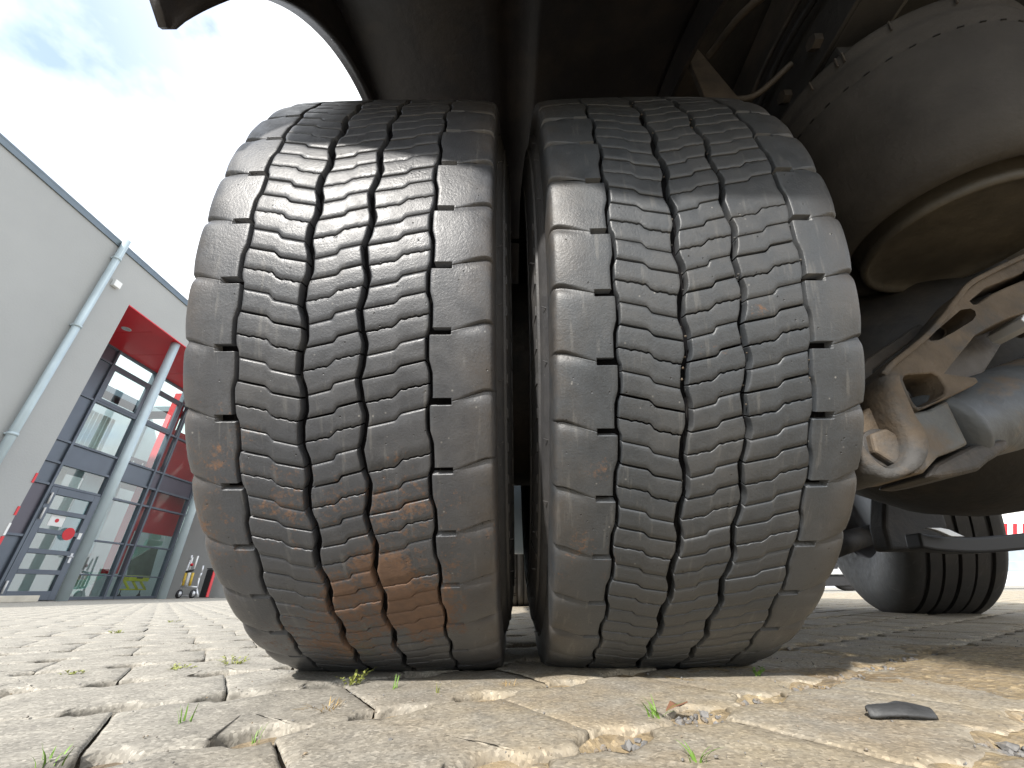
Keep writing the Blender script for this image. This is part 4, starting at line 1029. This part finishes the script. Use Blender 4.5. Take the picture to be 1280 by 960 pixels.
traced('stair_board', [(188, 674), (191, 664), (203, 665), (200, 675)], -13.7, .05, M['mint'])
traced('stair_wall', [(162, 720), (164, 700), (192, 684), (198, 685), (187, 724)], -13.75, .1, plain('grey_green_wall', (.22, .26, .22), .8))
for q in range(6):
    traced('handrail_bar', [(186+q*4.4, 676), (190+q*4.4, 650), (191+q*4.4, 650), (187+q*4.4, 676)], -13.9, .03, M['interior'])
# yellow crate on a cart seen through the glass
ct = empty('yellow_crate', (-12.9, 0, 0)); tag(ct, 'bright yellow crate standing on a yellow legged cart behind the entrance glass', 'crate')
c0 = on_x(160, 727, -12.9); c1 = on_x(178, 719, -12.9)
ct.location = (-12.9, c0[0], 0); zc0 = on_x(160, 727, -12.9)[1]; zc1 = on_x(160, 719, -12.9)[1]
mb = MB(); wd = .82; 
mb.box((-.3, 0, zc0+.02), (0, wd, zc0+.04)); mb.box((-.02, 0, zc0+.04), (0, wd, zc1)); mb.box((-.3, 0, zc0+.04), (-.28, wd, zc1)); mb.box((-.279, 0, zc0+.04), (-.021, .02, zc1)); mb.box((-.279, wd-.02, zc0+.04), (-.021, wd, zc1)); mb.ob('box', M['yellow'], ct, False, .004)
mb = MB(); mb.box((.002, wd*.35, zc0+.10), (.008, wd*.65, zc0+.17)); mb.ob('grip_slot', M['blackp'], ct)
for yy in (-.04, .30, .62):
    mb = MB(); mb.tube((-.1, yy, zc0+.018), (.0, yy+.16, .30), .035, 10); mb.ob('leg', M['yellow'], ct, True)
mb = MB(); mb.box((-.32, -.08, .26), (.02, wd+.02, .30)); mb.ob('shelf', M['yellow'], ct, False, .004)
for yy in (0, wd-.05):
    mb = MB(); mb.tube((-.15, yy, .075), (-.10, yy, .075), .06, 16); mb.tube((-.125, yy, .076), (-.125, yy, .258), .015, 8); mb.ob('castor', M['blackp'], ct, True)

# hand truck leaning near the second column
ht = empty('hand_truck', (-10.35, 14.3, 0)); tag(ht, 'bright metal hand truck with yellow slats parked by the second entrance column', 'hand truck')
HY = 14.3
def hp(px, py, d=0): q = on_y(px, py, HY); return (q[0]+10.35, d, q[1])
def hbar(name, pts, r, mat, d=0):
    mb = MB()
    for p, q in zip(pts[:-1], pts[1:]): mb.tube(hp(*p, d), hp(*q, d), r, 10)
    return mb.ob(name, mat, ht, True)
hbar('frame', [(219, 744), (225, 737), (228, 727), (238, 700), (240, 694)], .028, M['steelbright'])
hbar('frame', [(247, 746), (246, 736), (249, 722), (252, 716), (254, 707)], .028, M['steelbright'])
hbar('handle', [(238, 712), (242, 697)], .026, M['whitep'], -.05); hbar('handle', [(244, 711), (249, 695)], .026, M['whitep'], -.05)
hbar('cross_bar', [(227, 733), (247, 734)], .030, M['steelbright'], -.02); hbar('cross_bar', [(228, 745), (242, 745)], .026, M['steelbright'], -.02)
for q in (0, 4.3, 8.6): hbar('slat', [(229.5+q, 732), (234+q, 716)], .036, M['ochre'] if q != 4.3 else M['whitep'], -.04)
hbar('grip', [(234, 715), (243, 713)], .035, M['blackp'], -.05)
hbar('tag_label', [(241, 707), (243, 705)], .04, M['signred'], -.08)
for px in (225, 242):
    c = Vector(hp(px, 744, -.06)); c.z = .125
    mb = MB(); mb.lathe([(.06, -.03), (.105, -.035), (.125, -.02), (.125, .02), (.105, .035), (.06, .03)], tuple(c), 28, 'X'); o = recalc(mb.ob('wheel', M['blackp'], ht, True)); 
    o.rotation_euler = (0, 0, 0)
    mb = MB(); mb.tube(c+Vector((0, -.055, 0)), c+Vector((0, .0, 0)), .085, 20); mb.ob('wheel_hub', M['steelbright'], ht, True)
# black bin with a red edge
bn = empty('waste_bin', (-10.5, 15.0, 0)); tag(bn, 'low black bin with a red side edge in front of the grey end wall', 'bin')
q0 = on_y(248, 748, 15.0); q1 = on_y(256, 748, 15.0)
mb = MB(); mb.prism([(q0[0]+10.5, .02), (q1[0]+10.5, .02), (q1[0]+10.5, .84), (q1[0]+10.5-.05, .86), (q0[0]+10.5, .86)], XZ, 0, .12); recalc(mb.ob('body', M['blackp'], bn, False, .01))
mb = MB(); mb.box((q1[0]+10.502, .0, .02), (q1[0]+10.53, .12, .92)); mb.ob('red_edge', M['red'], bn, False, .008)
mb = MB(); mb.box((q0[0]+10.48, -.01, .87), (q1[0]+10.50, .13, .90)); mb.ob('lid', M['blackp'], bn, False, .008)

# hall across the yard, mirrored in the entrance glass
hall = empty('hall', (26, 4, 0)); tag(hall, 'pale clad hall across the yard, mirrored in the entrance glass', 'building')
def hpart(o): return part(o, hall)
mb = MB(); mb.box((26, -14, 0), (40, 14, 6.4)); hpart(mb.ob('wall', M['warm_wall']))
mb = MB(); mb.box((25.9, -14.1, 6.402), (40.1, 14.1, 6.7)); hpart(mb.ob('roof_edge', M['flashing']))
for y in range(-13, 14, 3):
    mb = MB(); mb.box((25.95, y, 1.2), (25.998, y+2.2, 2.8)); hpart(mb.ob('window', M['alu']))

# ================================================================== vehicle parked beyond, right
pv = empty('parked_lorry', (15, 14, 0)); tag(pv, 'distant parked lorry with red and white chevrons seen past the far wheel', 'lorry')
def pvp(mb, name, m, bev=.02): return part(mb.ob(name, M[m], None, False, bev), pv)
mb = MB(); mb.box((9.6, 14.0, 1.15), (15.2, 16.4, 3.4)); pvp(mb, 'cargo_box', 'whitep')
mb = MB(); mb.box((9.6, 14.0, .46), (15.2, 14.08, .62)); pvp(mb, 'side_rail', 'steelbright')
mb = MB(); mb.box((9.5, 14.10, .14), (15.3, 14.9, .455)); pvp(mb, 'side_skirt', 'blackp')
mb = MB(); mb.box((15.3, 13.9, .62), (19.2, 16.4, 1.14)); mb.box((15.35, 13.86, .50), (19.2, 13.898, .78)); pvp(mb, 'bumper', 'vanblue', .03)
mb = MB(); mb.box((15.3, 14.0, 1.16), (19.2, 16.4, 3.0)); pvp(mb, 'cab', 'whitep', .08)
for k in range(10):
    mb = MB(); x = 15.4+k*.32; mb.prism([(x, 1.58), (x+.13, 1.58), (x+.33, 1.92), (x+.2, 1.92)], XZ, 13.985, 13.998); part(recalc(mb.ob('chevron', M['signred'])), pv)
for x in (10.6, 12.0, 17.4):
    mb = MB(); mb.lathe([(.25, -.13), (.42, -.15), (.50, -.11), (.50, .11), (.42, .15), (.25, .13)], n=40, axis='X'); o = recalc(mb.ob('wheel', M['blackp'], None, True)); o.rotation_euler.z = PI/2; o.location = (x, 14.3, .5); part(o, pv)
    mb = MB(); mb.lathe([(.27, -.10), (.15, -.06), (.0, -.06)], n=32, axis='X'); o = recalc(mb.ob('wheel_rim', M['steelbright'], None, True)); o.rotation_euler.z = PI/2; o.location = (x, 14.26, .5); part(o, pv)
mb = MB(); mb.tube((16.3, 13.83, .64), (16.3, 13.859, .64), .06, 16); pvp(mb, 'lamp', 'steelbright', 0)
